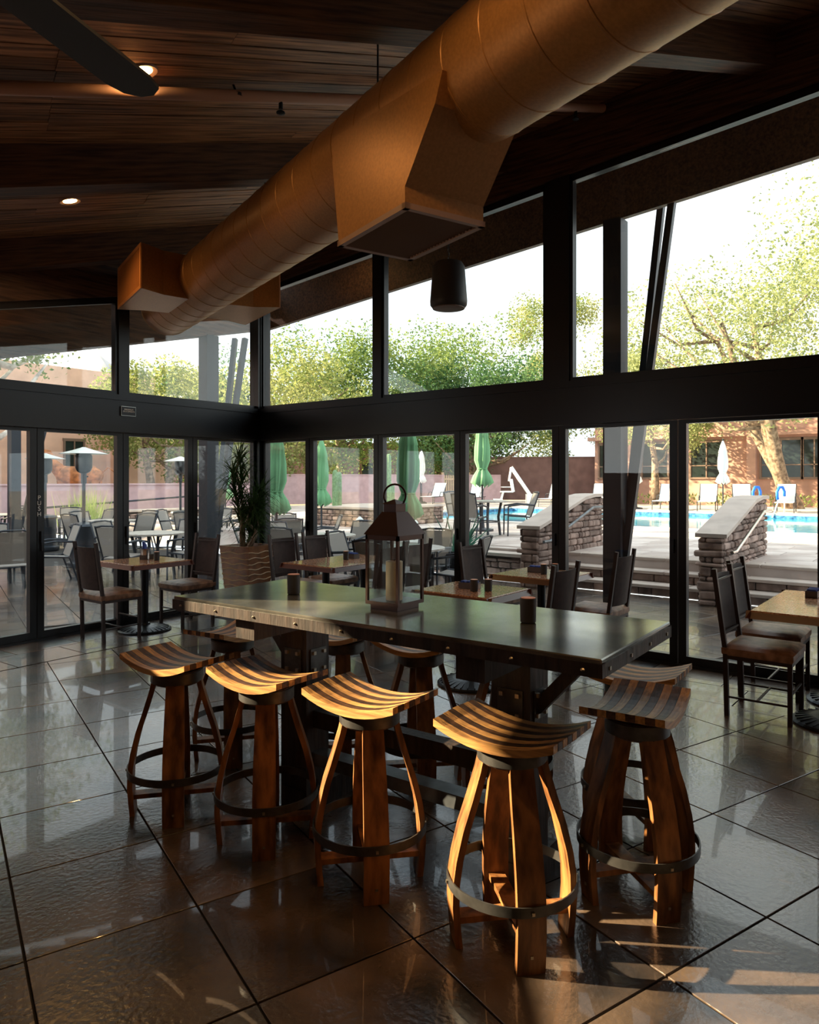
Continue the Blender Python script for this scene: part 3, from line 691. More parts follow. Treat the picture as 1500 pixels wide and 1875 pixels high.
# ================================================================== outside: ground, steps, deck, pool
struct(obj('ground', B().box2((-60, 24, -.2), (120, 160, -.03)).box2((27, -90, -.2), (120, 24, -.03)).box2((10, -90, -.2), (27, -6, -.03)).box2((-60, -90, -.2), (-4, 24, -.03)).box2((-4, -90, -.2), (10, -4, -.03)), MW['ground']))
DH = .46
deckp = [(10.65, -6), (17.3, -6), (17.3, 15.2), (10.65, 15.2)]
dk = struct(obj('pool_deck', B().box2((10.66, -6, .0), (17.0, 15.5, DH)).box2((26.8, -6, 0), (34, 24, DH)).box2((10.66, 15.5, 0), (26.8, 24, DH)).box2((17, -6, 0), (26.8, -3, DH)), MW['deck']))
rng = random.Random(3)
x = 10.95
fl = 0
while x < 17.0:   # flagstones near the steps
    y = -1.5; dx = rng.uniform(.5, .8)
    while y < 8:
        dy = rng.uniform(.7, 1.3)
        if fl < 120 and x + dx < 17: obj('flagstone', B().cbox((0, 0, 0), (dx - .015, dy - .015, .016), .004), MW['deck'], dk, loc=(x + dx / 2, y + dy / 2, DH + .006)); fl += 1
        y += dy
    x += dx
steps = struct(obj('steps', B().box2((10.10, -4, 0), (10.42, 5.1, .13)).box2((10.40, -4, 0), (10.72, 5.1, .285)).box2((10.7, -4, 0), (10.9, 5.1, .42)), MW['mortar']))
for x0, z in ((10.05, .155), (10.35, .31), (10.65, DH + .012)):
    y = -4
    while y < 5.05:
        L = min(rng.uniform(.9, 1.4), 5.1 - y)
        obj('tread', B().cbox((0, 0, 0), (.36, L - .01, .045), .008), MW['cap'], steps, loc=(x0 + .18, y + L / 2, z - .0225)); y += L
    y = -4
    while y < 5.0:
        L = rng.uniform(.18, .42); hh = z - .045 - (z - .155 if z < .2 else z - .155) 
        obj('riser_stone', B().cbox((0, 0, 0), (.05, L - .012, .10), .01), MW['stone'], steps, loc=(x0 + .045, y + L / 2, z - .1)); y += L
def stone_wall(name, label, x0, x1, y0, y1, ztop, faces, cap=True, kind_cat='wall', capz=.05):
    """ledge-stone wall with a core and separate stones on the faces; ztop(x) gives the height"""
    t = thing(name, label, kind_cat, (x0, y0, 0))
    poly = [(0, 0), (x1 - x0, 0), (x1 - x0, ztop(x1)), (x0 - x0, ztop(x0))]
    K = 8; poly = [(0, 0), (x1 - x0, 0)] + [((x1 - x0) * (1 - i / K), ztop(x1 - (x1 - x0) * i / K) - .05) for i in range(K + 1)]
    obj('core', B().prism(poly, .03, y1 - y0 - .03, 1), MW['mortar'], t)
    rr = random.Random(sum(map(ord, label)))
    for fc in faces:
        span = (x1 - x0) if fc in 'sn' else (y1 - y0)
        z = .0
        while z < 1.5:
            h = rr.uniform(.05, .13); u = -rr.uniform(0, .1)
            while u < span - .03:
                L = min(rr.choice((.1, .16, .22, .3, .4)) * rr.uniform(.85, 1.15), span - u); u = max(u, 0)
                um = u + L / 2; zt = ztop(x0 + (um if fc in 'sn' else (0 if fc == 'w' else x1 - x0)))
                if z + h * .6 < zt - capz:
                    hh = min(h, zt - capz - z); d = rr.uniform(.05, .08)
                    sz = (L - .012, d, hh - .01) if fc in 'sn' else (d, L - .012, hh - .01)
                    p = {'s': (um, .02, z + hh / 2), 'n': (um, y1 - y0 - .02, z + hh / 2), 'w': (.01, um, z + hh / 2), 'e': (x1 - x0 - .01, um, z + hh / 2)}[fc]
                    if min(sz) > .015: st_ = obj('stone', B().cbox((0, 0, 0), sz, min(.018, min(sz) * .35)), MW['stone'], t, loc=p); st_.rotation_euler = (rr.uniform(-.05, .05), rr.uniform(-.06, .06), rr.uniform(-.05, .05))
                u += L
            z += h
    if cap:
        K = 6; v = []
        for i in range(K + 1):
            xx = (x1 - x0) * i / K; z = ztop(x0 + xx)
            v += [(xx - .03 * (i == 0), -.04, z - .05), (xx - .03 * (i == 0), y1 - y0 + .04, z - .05), (xx - .03 * (i == 0), y1 - y0 + .04, z), (xx - .03 * (i == 0), -.04, z)]
        f_ = [(0, 1, 2, 3), tuple(K * 4 + j for j in (3, 2, 1, 0))] + [(i * 4 + j, i * 4 + 4 + j, i * 4 + 4 + (j + 1) % 4, i * 4 + (j + 1) % 4) for i in range(K) for j in range(4)]
        obj('cap_stone', B().add(v, f_), MW['cap'], t)
    return t
zst = lambda x: .93 + max(0, min(1, (x - 9.7) / 1.75)) * .45
for y0, lab in ((2.48, 'right stone stair wall with sloping cap and steel handrail'), (5.1, 'left stone stair wall with sloping cap beside the potted agave')):
    t = stone_wall('stair_wall', lab, 9.7, 12.1, y0, y0 + .31, zst, 'ws' if y0 > 3 else 'wsn')
    hr = [(-.02, -.1, .70), (.18, -.1, .70), (1.75, -.1, 1.16), (2.2, -.1, 1.16)]
    obj('handrail', B().tube(hr, .022, 10).tube([(.2, -.1, .7), (.2, .0, .68)], .012, 6).tube([(1.75, -.1, 1.15), (1.75, 0, 1.12)], .012, 6), MW['chrome'] if y0 < 3 else MW['rail'], t, smooth=40)
stone_wall('retaining_wall', 'low stone retaining wall along the planting bed beside the steps', 10.3, 10.62, 5.45, 12.5, lambda x: .42, 'w')
stone_wall('spa_wall', 'raised stone spa wall with white coping near the green umbrellas', 13.2, 16.2, 11.4, 13.4, lambda x: .95, 'ws')
stone_wall('planter_wall', 'low stone planter bank in front of the mauve wall at left', 11.4, 17.5, 19.6, 20.2, lambda x: .72, 's')
# pool
pool = thing('swimming_pool', 'blue swimming pool with tiled rim beyond the steps', 'pool', (17.0, -3, 0))
obj('water', B().box2((.3, .0, .2), (9.5, 18.2, .33)), MW['water'], pool)
obj('tile_band', B().box2((9.5, 0, .2), (9.6, 18.5, .43)).box2((0, 18.2, .2), (9.6, 18.3, .43)).box2((.2, 0, .2), (.3, 18.3, .43)), MW['ptile'], pool)
obj('coping', B().cbox((.13, 9.2, .46), (.3, 18.6, .07), .01).cbox((9.68, 9.2, .46), (.3, 18.6, .07), .01).cbox((4.9, 18.36, .46), (9.4, .3, .07), .01), MW['coping'], pool)
for k, (x, y) in enumerate(((25.5, 5.75), (25.5, 5.0))):
    t = thing('pool_rail', ('left', 'right')[k] + ' blue-sleeved hand rail at the far edge of the pool', 'hand rail', (x + 1.6, y, DH), R(160))
    obj('rail', B().tube([(0, 0, 0), (0, 0, .75), (.1, 0, .9), (.3, 0, .9), (.42, 0, .75), (.36, 0, .45), (.7, 0, -.1)], .025, 8), MW['plastic'], t, smooth=True)
    obj('foam_sleeve', B().tube([(.0, 0, .6), (0, 0, .76), (.1, 0, .91), (.3, 0, .91), (.43, 0, .75), (.4, 0, .5)], .05, 8), MW['noodle'], t, smooth=True)

# ================================================================== patio chairs, tables, umbrellas
def pchair(label):
    t = thing('patio_chair', label, 'chair', group='grey sling patio chairs')
    obj('seat_sling', B().add([(-.23, .24, .43), (.23, .24, .43), (.23, -.2, .39), (-.23, -.2, .39), (-.23, .24, .42), (.23, .24, .42), (.23, -.2, .38), (-.23, -.2, .38)], [(0, 1, 2, 3), (7, 6, 5, 4), (0, 4, 5, 1), (1, 5, 6, 2), (2, 6, 7, 3), (3, 7, 4, 0)]), MW['sling'], t)
    obj('back_sling', B().add([(-.23, -.2, .42), (.23, -.2, .42), (.23, -.36, .88), (-.23, -.36, .88), (-.23, -.21, .42), (.23, -.21, .42), (.23, -.37, .88), (-.23, -.37, .88)], [(0, 1, 2, 3), (7, 6, 5, 4), (0, 4, 5, 1), (1, 5, 6, 2), (2, 6, 7, 3), (3, 7, 4, 0)]), MW['sling'], t)
    obj('top_rail', B().tube([(-.25, -.365, .88), (-.12, -.38, .905), (.12, -.38, .905), (.25, -.365, .88)], .016, 6), MW['frame'], t)
    for sx in (-1, 1):
        x = sx * .25
        obj('side_frame', B().tube([(x, -.37, .9), (x, -.2, .40), (x, .25, .43)], .016, 6).tube([(x, -.28, .64), (x, .0, .66), (x, .26, .62)], .018, 6), MW['frame'], t)
        obj('leg', B().tube([(x, .26, .62), (x, .27, 0)], .016, 6), MW['frame'], t)
        obj('leg', B().tube([(x, -.19, .42), (x, -.33, 0)], .016, 6), MW['frame'], t)
    return t
def ptable(label, rad=.5):
    t = thing('patio_table', label, 'table', group='patio tables')
    obj('table_top', B().lathe([(rad - .03, .70), (rad, .705), (rad, .73), (rad - .02, .735)], 24), MW['ptab'], t)
    for k in range(4):
        a_ = R(45 + 90 * k); obj('leg', B().tube([(.34 * math.cos(a_), .34 * math.sin(a_), 0), (.3 * math.cos(a_), .3 * math.sin(a_), .4), (.36 * math.cos(a_), .36 * math.sin(a_), .70)], .028, 6), MW['frame'], t)
    obj('brace_ring', B().tube([(.31 * math.cos(i * math.pi / 8), .31 * math.sin(i * math.pi / 8), .3) for i in range(17)], .012, 6), MW['frame'], t)
    return t
def umbrella(mt, label, grp):
    t = thing('closed_umbrella', label, 'umbrella', group=grp)
    obj('pole', B().tube([(0, 0, 0), (0, 0, 2.62)], .024, 8), MW['frame'], t)
    obj('base', B().lathe([(.26, 0), (.26, .05), (.06, .08), (.04, .3)], 16), MW['frame'], t)
    prof = [(1.02, .16), (1.06, .215), (1.25, .17), (1.38, .10), (1.42, .095), (1.6, .15), (1.9, .155), (2.15, .13), (2.16, .14), (2.4, .09), (2.55, .04), (2.6, .015)]
    n_ = 32; vs = []
    for z, r in prof:
        for j in range(n_):
            th = 2 * math.pi * j / n_; f_ = 1 + .24 * math.cos(8 * th) * min(1, (2.65 - z)); vs.append((r * f_ * math.cos(th + z * .25), r * f_ * math.sin(th + z * .25), z + (.04 * math.cos(8 * th) if z < 1.1 else 0)))
    cb = B().add(vs, [(i * n_ + j, i * n_ + (j + 1) % n_, (i + 1) * n_ + (j + 1) % n_, (i + 1) * n_ + j) for i in range(len(prof) - 1) for j in range(n_)])
    ca = obj('canopy', cb, mt, t, smooth=True)
    obj('tie_strap', B().tube([(.105 * math.cos(i * math.pi / 8), .105 * math.sin(i * math.pi / 8), 1.41) for i in range(17)], .012, 5), mt, ca)
    obj('finial', B().lathe([(.02, 2.6), (.03, 2.63), (.012, 2.67)], 8), MW['frame'], t)
    return t
PC = None; PT = None
sets = [((7.0, 10.9), 0, 'nearest the left glass doors', 4, 20), ((8.9, 17.5), 0, 'beyond the middle patio heater', 3, 60), ((8.6, 15.0), 0, 'beside the nearest patio heater', 4, 10),
        ((8.3, 19.9), 0, 'farthest left on the patio', 3, 40), ((4.9, 11.7), 0, 'seen through the push door', 4, 75), ((10.6, 14.4), 0, 'before the stone planter bank', 4, 30),
        ((7.55, 5.9), 0, 'just outside the pool-side doors', 4, 15), ((9.9, 10.8), 0, 'under the second green umbrella from the left', 4, 50), ((8.45, 8.3), 0, 'under the green umbrella behind the lantern', 4, 5),
        ((12.75, 7.95), DH, 'on the pool deck', 3, 70)]
sides = ('first', 'second', 'third', 'fourth')
for (x, y), z, d, nch, a_ in sets:
    lab = 'round stone-topped patio table ' + d
    if PT is None: PT = ptable(lab); PT.location = (x, y, z); 
    else: dup(PT, (x, y, z), 0, lab)
    for k in range(nch):
        an = R(a_ + 360 * k / nch); px, py = x + .72 * math.cos(an), y + .72 * math.sin(an)
        dirs = ('right', 'far', 'left', 'near')
        va = math.degrees(math.atan2(py - y, px - x)) - 37.8     # bearing relative to the viewing direction
        vd = ['far', 'far left', 'left', 'near left', 'near', 'near right', 'right', 'far right'][int(round((va % 360) / 45)) % 8]
        lab = 'grey sling chair at %s of table %s' % (vd, d)
        if PC is None: PC = pchair(lab); PC.location = (px, py, z); PC.rotation_euler.z = an + R(90)
        else: dup(PC, (px, py, z), an + R(90), lab)
ug = umbrella(MW['green'], 'closed green umbrella behind the lantern', 'closed green patio umbrellas'); ug.location = (8.85, 6.9, 0)
for x, y, z, l in ((12.3, 12.2, 0, 'closed green umbrella right of the first pool-side mullion'), (8.75, 9.8, 0, 'closed green umbrella beside the potted dracaena'), (14.6, 18.75, 0, 'small far closed green umbrella seen left of the dracaena'), (13.95, 8.75, DH, 'closed green umbrella on the pool deck, rightmost of the green ones')):
    dup(ug, (x, y, z), .7 * x, l)
uw = umbrella(MW['white'], 'closed white umbrella behind the tall cactus', 'closed white pool umbrellas'); uw.location = (22.4 + 6, 20.3 + 1, DH)
for x, y, l in ((29.5, 22.2, 'closed white umbrella left of the wooden gate'), (28.0, 7.2, 'closed white umbrella before the adobe building windows'), (28.4, 10.6, 'closed white umbrella seen beside the steel post strut')):
    dup(uw, (x, y, DH), x, l)
# chaise longues
def chaise(label):
    t = thing('chaise_longue', label, 'lounger', group='white chaise longues by the pool')
    obj('seat_sling', B().cbox((0, -.35, .36), (.6, 1.3, .025), .01), MW['wsling'], t)
    obj('back_sling', B().add([(-.3, .3, .36), (.3, .3, .36), (.3, .78, 1.0), (-.3, .78, 1.0), (-.3, .32, .345), (.3, .32, .345), (.3, .8, .985), (-.3, .8, .985)], [(0, 1, 2, 3), (7, 6, 5, 4), (0, 4, 5, 1), (1, 5, 6, 2), (2, 6, 7, 3), (3, 7, 4, 0)]), MW['wsling'], t)
    for sx in (-1, 1):
        x = sx * .31
        obj('side_rail', B().tube([(x, -1.0, .35), (x, .9, .35)], .018, 6).tube([(x, .3, .36), (x, .8, 1.0)], .018, 6).tube([(x, -.1, .36), (x, .05, .56), (x, .35, .56), (x, .5, .36)], .015, 6), MW['frame'], t)
        for y_ in (-.85, .7): obj('leg', B().tube([(x, y_, .35), (x, y_ - .06, 0)], .018, 6), MW['frame'], t)
    return t
cl = None
for k, (x, y, l) in enumerate(((26.2 + 2.3, 20.6, 'white chaise longue by the mauve wall, left of the far gate'), (28.6, 18.4, 'white chaise longue partly behind the tall cactus'), (28.3, 14.2, 'white chaise longue beside the pool lift'), (28.2, 12.1, 'white chaise longue above the left stair wall'), (28.4, 11.3, 'second white chaise longue above the left stair wall'), (28.3, 9.4, 'white chaise longue right of the steel post strut'), (28.6, 7.9, 'white chaise longue by the right mullion'), (28.3, 6.6, 'white chaise longue under the white umbrella'), (28.9, 5.3, 'white chaise longue behind the blue pool rails'), (28.2, 3.2, 'sunlit white chaise longue at the right edge'))):
    if cl is None: cl = chaise(l); cl.location = (x, y, DH); cl.rotation_euler.z = R(-78)
    else: dup(cl, (x, y, DH), R(-78 + 5 * math.sin(k * 2.1)), l)
# pool lift
pl_ = thing('pool_lift', 'white pool lift chair on a slanted arm at the pool edge', 'pool lift', (27.4, 15.6, DH), R(-50))
obj('mast', B().box2((.55, -.15, 0), (.9, .15, .55)), MW['plastic'], pl_)
obj('arm', B().bar((.72, 0, .5), (-.1, 0, 1.7), .14, .14).bar((-.1, 0, 1.7), (-.2, 0, 1.1), .08, .08), MW['plastic'], pl_)
obj('seat', B().box2((-.55, -.24, .62), (-.05, .24, .68)).box((-.06, 0, .92), (.06, .46, .55), 0, R(-10)).box2((-.85, -.2, .30), (-.5, .2, .34)), MW['plastic'], pl_)
obj('seat_arm', B().bar((-.5, -.25, .85), (-.05, -.25, .85), .05, .03).bar((-.5, .25, .85), (-.05, .25, .85), .05, .03).bar((-.53, -.15, .34), (-.45, -.15, .64), .04, .04).bar((-.53, .15, .34), (-.45, .15, .64), .04, .04), MW['plastic'], pl_)
# path lights
for k, (x, y, l) in enumerate(((11.1, 8.5, 'small path light in the bed left of the agave'), (11.2, 10.0, 'small path light in the bed beside the patio chairs'))):
    t = thing('path_light', l, 'garden light', (x, y, .3))
    obj('stake', B().tube([(0, 0, 0), (0, 0, .5)], .012, 6), MW['frame'], t); obj('cap', B().lathe([(.09, .48), (.08, .5), (.02, .56)], 12), MW['hat'], t)
bed = struct(obj('planting_bed', B().box2((10.6, 5.5, .0), (12.2, 12.5, .33)), MW['soil']))
for k in range(14):
    x, y = 10.85 + .75 * (k % 2) + rng.uniform(0, .2), 5.9 + k * .47 + .12; s_ = rng.uniform(.12, .24)
    if abs(y - 8.5) < .3 or abs(y - 10) < .3: x += .5 * (x > 11) - .0
    b = B(); vs = []
    for z, r in ((-.1, .7), (.2, 1), (.55, .75), (.75, .3)): vs += [(s_ * r * math.cos(j * 1.0472) * rng.uniform(.8, 1.2), s_ * r * math.sin(j * 1.0472) * rng.uniform(.8, 1.2), s_ * z) for j in range(6)]
    tag(obj('boulder', b.add(vs, [(5, 4, 3, 2, 1, 0), (18, 19, 20, 21, 22, 23)] + [(i * 6 + j, i * 6 + (j + 1) % 6, i * 6 + 6 + (j + 1) % 6, i * 6 + 6 + j) for i in range(3) for j in range(6)]), MW['cap'], loc=(x, y, .33)), 'pale rounded boulder in the planting bed by the steps', 'rock', 'boulders in the planting bed')
# agave pot
ag = thing('potted_agave', 'large blue-green agave in a dark pot beside the left stair wall', 'plant', (9.45, 6.35, 0))
obj('pot', B().lathe([(.2, 0), (.3, .15), (.34, .4), (.3, .52), (.27, .52), (.27, .46), (.02, .46)], 24), MW['cast'], ag, smooth=40)
lb = B()
for k in range(70):
    a_ = rng.uniform(0, 6.28); el = rng.uniform(.1, 1.4); blade_leaf(lb, (.1 * math.cos(a_), .1 * math.sin(a_), .46), (math.cos(a_) * math.cos(el), math.sin(a_) * math.cos(el), math.sin(el)), rng.uniform(.5, .85), .06, rng.uniform(.2, .9), 5)
struct(obj('leaves', lb, MW['agave'], ag), 'stuff')
# cacti
def cactus(x, y, z, hs, label):
    t = thing('column_cactus', label, 'cactus', (x, y, z))
    for k, h in enumerate(hs):
        n_ = 20; vs = []; r0 = .065
        for zz, rr in [(0, 1)] + [(h * i / 6, 1) for i in range(1, 6)] + [(h - .06, .9), (h - .01, .5), (h, .05)]:
            for j in range(n_): th = 2 * math.pi * j / n_; r = r0 * rr * (1 + .12 * (-1) ** j); vs.append((k * .26 + r * math.cos(th), .1 * (k % 2) + r * math.sin(th), zz))
        obj('stem', B().add(vs, [(i * n_ + j, i * n_ + (j + 1) % n_, (i + 1) * n_ + (j + 1) % n_, (i + 1) * n_ + j) for i in range(8) for j in range(n_)] + [tuple(range(n_ - 1, -1, -1))]), MW['cactus'], t)
cactus(14.2, 11.7, .93, (1.35, .6), 'tall green column cactus on the stone spa wall')
cactus(13.6, 13.0, .93, (.95, .9), 'pair of column cacti seen between the green umbrellas')
cactus(15.2, 11.9, .93, (1.0,), 'single column cactus behind the lantern handle')
cactus(15.5, 26.5, 0, (3.4,), 'thin column cactus by the adobe building at left')
# heaters
def heater(label):
    t = thing('patio_heater', label, 'patio heater', group='mushroom patio heaters')
    obj('base', B().lathe([(.28, 0), (.30, .03), (.30, .09), (.24, .12)], 24), MW['heat'], t, smooth=40)
    obj('tank_housing', B().lathe([(.23, .12), (.23, .72), (.26, .76), (.24, .80), (.05, .83)], 24), MW['heat'], t, smooth=40)
    obj('pole', B().tube([(0, 0, .8), (0, 0, 1.72)], .032, 10), MW['heat'], t, smooth=40)
    obj('valve', B().tube([(0, 0, 1.55), (0, 0, 1.75)], .05, 10).box((.06, 0, 1.68), (.04, .03, .03)), MW['black'], t)
    obj('burner', B().lathe([(.06, 1.74), (.12, 1.78), (.15, 1.85), (.15, 2.06), (.13, 2.1)], 20), MW['black'], t, smooth=40)
    obj('reflector_hat', B().lathe([(.42, 2.10), (.425, 2.105), (.2, 2.17), (.05, 2.22), (.03, 2.23)], 28), MW['hat'], t, smooth=40)
    return t
ht = heater('patio heater with round hat, nearest outside the left doors'); ht.location = (6.95, 13.1, 0)
for x, y, l in ((8.0, 16.8, 'patio heater at the left edge behind the nearest heater'), (11.25, 16.3, 'patio heater before the mauve wall, right one'), (13.2, 17.7, 'far patio heater seen behind the steel post'),):
    dup(ht, (x, y, 0), 1, l)
# mauve wall + handrail + grass + horse
struct(obj('wall_patio', B().box2((2, 22.0, 0), (19, 22.3, 1.45)).box2((1.95, 21.95, 1.45), (19.05, 22.35, 1.5)), MW['pink']))
tag(obj('ramp_handrail', B().tube([(9.5, 21.7, .75), (15.5, 21.7, 1.05), (18, 21.7, 1.05)], .03, 8).tube([(12.5, 21.7, .9), (12.5, 21.95, .86)], .02, 6).tube([(15.5, 21.7, 1.05), (15.5, 21.95, 1.0)], .02, 6), MW['frame']), 'black handrail fixed along the mauve wall', 'handrail')
gr = thing('grass_clump', 'tall pale green reed grass in front of the mauve wall', 'plant', (10.3, 19.2, 0))
gb = B()
for k in range(420):
    a_ = rng.uniform(0, 6.28); el = rng.uniform(.9, 1.5); blade_leaf(gb, (rng.gauss(0, .22), rng.gauss(0, .22), 0), (math.cos(a_) * math.cos(el), math.sin(a_) * math.cos(el), math.sin(el)), rng.uniform(.9, 1.6), .022, rng.uniform(.1, .6), 3)
struct(obj('blades', gb, MW['grass'], gr), 'stuff')
hs = thing('horse_sculpture', 'rust-coloured steel horse sculpture behind the mauve wall', 'sculpture', (12.9, 24.6, 0), R(-52))
obj('body', B().tube([(-.75, 0, 1.75), (-.5, 0, 1.78), (0, 0, 1.74), (.5, 0, 1.78), (.78, 0, 1.75)], [.2, .33, .34, .33, .16], 14), MW['rust'], hs, smooth=True)
obj('neck', B().tube([(-.6, 0, 1.85), (-.95, 0, 2.2), (-1.1, 0, 2.5)], [.26, .19, .15], 10), MW['rust'], hs, smooth=True)
obj('head', B().tube([(-1.02, 0, 2.55), (-1.2, 0, 2.55), (-1.5, 0, 2.38), (-1.58, 0, 2.32)], [.1, .16, .11, .07], 10), MW['rust'], hs, smooth=True)
for x in (-.6, .6):
    for s_ in (-.15, .15): obj('leg', B().tube([(x, s_, 1.6), (x + .05, s_, .9), (x, s_, 0)], [.13, .07, .06], 8), MW['rust'], hs)
obj('tail', B().tube([(.78, 0, 1.85), (1.0, 0, 2.05), (1.2, 0, 1.9), (1.25, 0, 1.5)], .02, 6), MW['rust'], hs)

# ================================================================== buildings and walls beyond
def building(name, label, loc, boxes, wins, m=MW['adobe'], rz=0):
    t = thing(name, label, 'building', loc, rz)
    for bx in boxes: obj('wall', B().box2(*bx), m, t)
    for (x, z, wd, hh, yy) in wins:
        wi = obj('window', B().box2((x - .1, yy - .05, z - .1), (x + wd + .1, yy + .02, z)).box2((x - .1, yy - .05, z + hh), (x + wd + .1, yy + .02, z + hh + .12)).box2((x - .08, yy - .05, z), (x, yy + .02, z + hh)).box2((x + wd, yy - .05, z), (x + wd + .08, yy + .02, z + hh)).box2((x + wd / 2 - .03, yy - .05, z), (x + wd / 2 + .03, yy + .02, z + hh)).box2((x, yy - .05, z + hh * .32), (x + wd, yy + .02, z + hh * .32 + .05)), MW['winf'], t)
        for k in range(2): obj('pane', B().box2((x + k * wd / 2 + .02, yy - .02, z), (x + (k + 1) * wd / 2 - .02, yy, z + hh)), MW['wint'], wi)
    return t
# right: wing across the pool; local x along -world Y
building('adobe_building', 'terracotta adobe building with paired windows across the pool', (38, 16.5, 0), [((0, 0, 0), (26, 8, 6.2)), ((1.5, -.5, 0), (2.2, 0, 6.2)), ((7.9, -.35, 1.0), (8.3, 0, 4.0)), ((11.5, -.6, 0), (26, 0, 3.6)), ((-.3, -.3, 3.75), (11.5, 0, 3.95))],
         [(.0 + k, 1.75, wd, 1.75, -.02) for k, wd in ((.3, 1.0), (2.7, 1.3), (5.2, 1.5), (8.5, 1.7), (10.3, .9))], MW['adobe'], R(-90))
building('adobe_house', 'pink adobe building with stepped blocks behind the mauve wall', (11.0, 31, 0), [((-6, 0, 0), (9, 8, 6.5)), ((-3.2, -2.2, 0), (-.6, 0, 4.2)), ((-1.6, -3.2, 0), (.4, -2.2, 3.2)), ((6.5, -1.0, 0), (9.0, 0, 4.5))], [(4.6, 1.6, .8, 1.7, -.02)], MW['adobe_lit'])
building('garden_house', 'dark terracotta building half hidden by trees beyond the umbrellas', (37, 35.5, 0), [((-16, 0, 0), (11, 6, 4.2))], [(-6, 1.4, 1.6, 1.4, -.02), (2, 1.4, 1.6, 1.4, -.02)], MW['adobed'], R(-52))
building('sun_block_wing', 'unseen adobe block added left of the patio to hold off the sun', (-7.8, 20.5, 0), [((0, 0, 0), (9.5, 8, 11.5))], [(1.5, 1, 1.4, 1.6, -.02), (5, 1, 1.4, 1.6, -.02)])  # unseen mass added to keep low sun off the left glass
def lowwall(a, b_, h, m, name, label):
    return tag(obj(name, B().bar((a[0], a[1], h / 2 + DH / 2), (b_[0], b_[1], h / 2 + DH / 2), .25, h - DH).bar((a[0], a[1], h + .02), (b_[0], b_[1], h + .02), .31, .05), m), label, 'wall')
lowwall((22.0, 26.5), (31.2, 22.0), 1.85, MW['pink'], 'garden_wall', 'mauve garden wall left of the wooden gate')
lowwall((32.5, 21.3), (33.7, 20.0), 1.85, MW['pink'], 'garden_wall', 'short mauve garden wall right of the wooden gate')
lowwall((35.5, 23.5), (40, 15.5), 2.9, MW['adobed'], 'boundary_wall', 'brown boundary wall behind the pool lift')
gt = thing('wooden_gate', 'slatted wooden garden gate between the mauve walls', 'gate', (31.2, 22.0, DH), math.atan2(-.7, 1.3))
for k in range(11): obj('slat', B().box2((.05 + k * .13, -.02, .08), (.12 + k * .13, .02, 1.4)), MW['wood'], gt)
obj('rail', B().box2((0, -.04, .2), (1.5, -.02, .3)).box2((0, -.04, 1.15), (1.5, -.02, 1.25)), MW['wood'], gt)
obj('gate_post', B().box2((-.08, -.06, 0), (.02, .06, 1.55)).box2((1.48, -.06, 0), (1.58, .06, 1.55)), MW['wood'], gt)
# hedge strip in front of the adobe building
hb_ = B()
for k in range(1500): 
    p = Vector((rng.uniform(34.6, 35.6), rng.uniform(-6, 14), DH + rng.uniform(0, .45))); blade_leaf(hb_, p, (rng.uniform(-1, 1), rng.uniform(-1, 1), rng.uniform(0, 1)), .22, .14, .3, 1)
struct(tag(obj('low_hedge', hb_, LEAF[1]), 'low green ground cover in front of the adobe building', 'hedge'), 'stuff')

# ================================================================== trees
def tree(name, label, loc, h, cr, trunk, lean=(0, 0), n=7800, ls=0.13, lm=0, bark='bark', ct=None, seed=1, stems=1, low=.3, group=None):
    rr = random.Random(seed)
    t = thing(name, label, 'tree', (loc[0], loc[1], 0), 0, group)
    ends = []
    for s_ in range(stems):
        a0 = rr.uniform(0, 6.28); top = Vector((lean[0] + (.35 * cr * math.cos(a0 + s_ * 2.1) if stems > 1 else 0), lean[1] + (.35 * cr * math.sin(a0 + s_ * 2.1) if stems > 1 else 0), h * .62))
        pts = [Vector((.12 * s_ * math.cos(a0), .12 * s_ * math.sin(a0), 0)).lerp(top, u) + Vector((rr.uniform(-.06, .06) * h * .3, rr.uniform(-.06, .06) * h * .3, 0)) * (0 < u < 1) for u in (0, .25, .5, .75, 1)]
        obj('trunk', B().tube(pts, [trunk * q for q in (1.15, .95, .75, .55, .3)], 9), MW[bark], t, smooth=True)
        for k in range(6):
            u = rr.uniform(.45, 1); i = min(3, int(u * 4)); p = pts[i].lerp(pts[i + 1], u * 4 - i)
            a_ = rr.uniform(0, 6.28); q = p + Vector((math.cos(a_) * cr * rr.uniform(.4, .8), math.sin(a_) * cr * rr.uniform(.4, .8), h * rr.uniform(.05, .28)))
            mid = p.lerp(q, .5) + Vector((0, 0, -.05 * h))
            obj('branch', B().tube([p, mid, q], [trunk * .38, trunk * .25, trunk * .08], 6), MW[bark], t, smooth=True); ends.append(q)
    lv = B(); cl_ = []
    for k in range(34):
        a_ = rr.uniform(0, 6.28); u = rr.uniform(-1, 1); rad = rr.random() ** .4
        c = Vector((lean[0] + cr * rad * math.cos(a_) * math.sqrt(1 - u * u * .6), lean[1] + cr * rad * math.sin(a_) * math.sqrt(1 - u * u * .6), h * (low + 1) / 2 + u * h * (1 - low) / 2 * .86)); cl_.append((c, rr.uniform(.22, .42) * cr))
    for k in range(n):
        c, r = rr.choice(cl_); v = Vector((rr.gauss(0, 1), rr.gauss(0, 1), rr.gauss(0, .8))); v = v.normalized() * r * rr.random() ** .35
        d = Vector((rr.uniform(-1, 1), rr.uniform(-1, 1), rr.uniform(-1, .5))).normalized(); s_ = d.orthogonal().normalized(); s_.rotate(Matrix.Rotation(rr.uniform(0, 6.28), 3, d)); L = ls * rr.uniform(.6, 1.3); p = c + v
        lv.add([p - s_ * L * .2, p + d * L * .5 - s_ * L * .28, p + d * L, p + d * L * .45 + s_ * L * .28], [(0, 1, 2, 3)])
    struct(obj('foliage', lv, LEAF[lm], t), 'stuff')
    return t
TG = 'trees beyond the pool and patio'
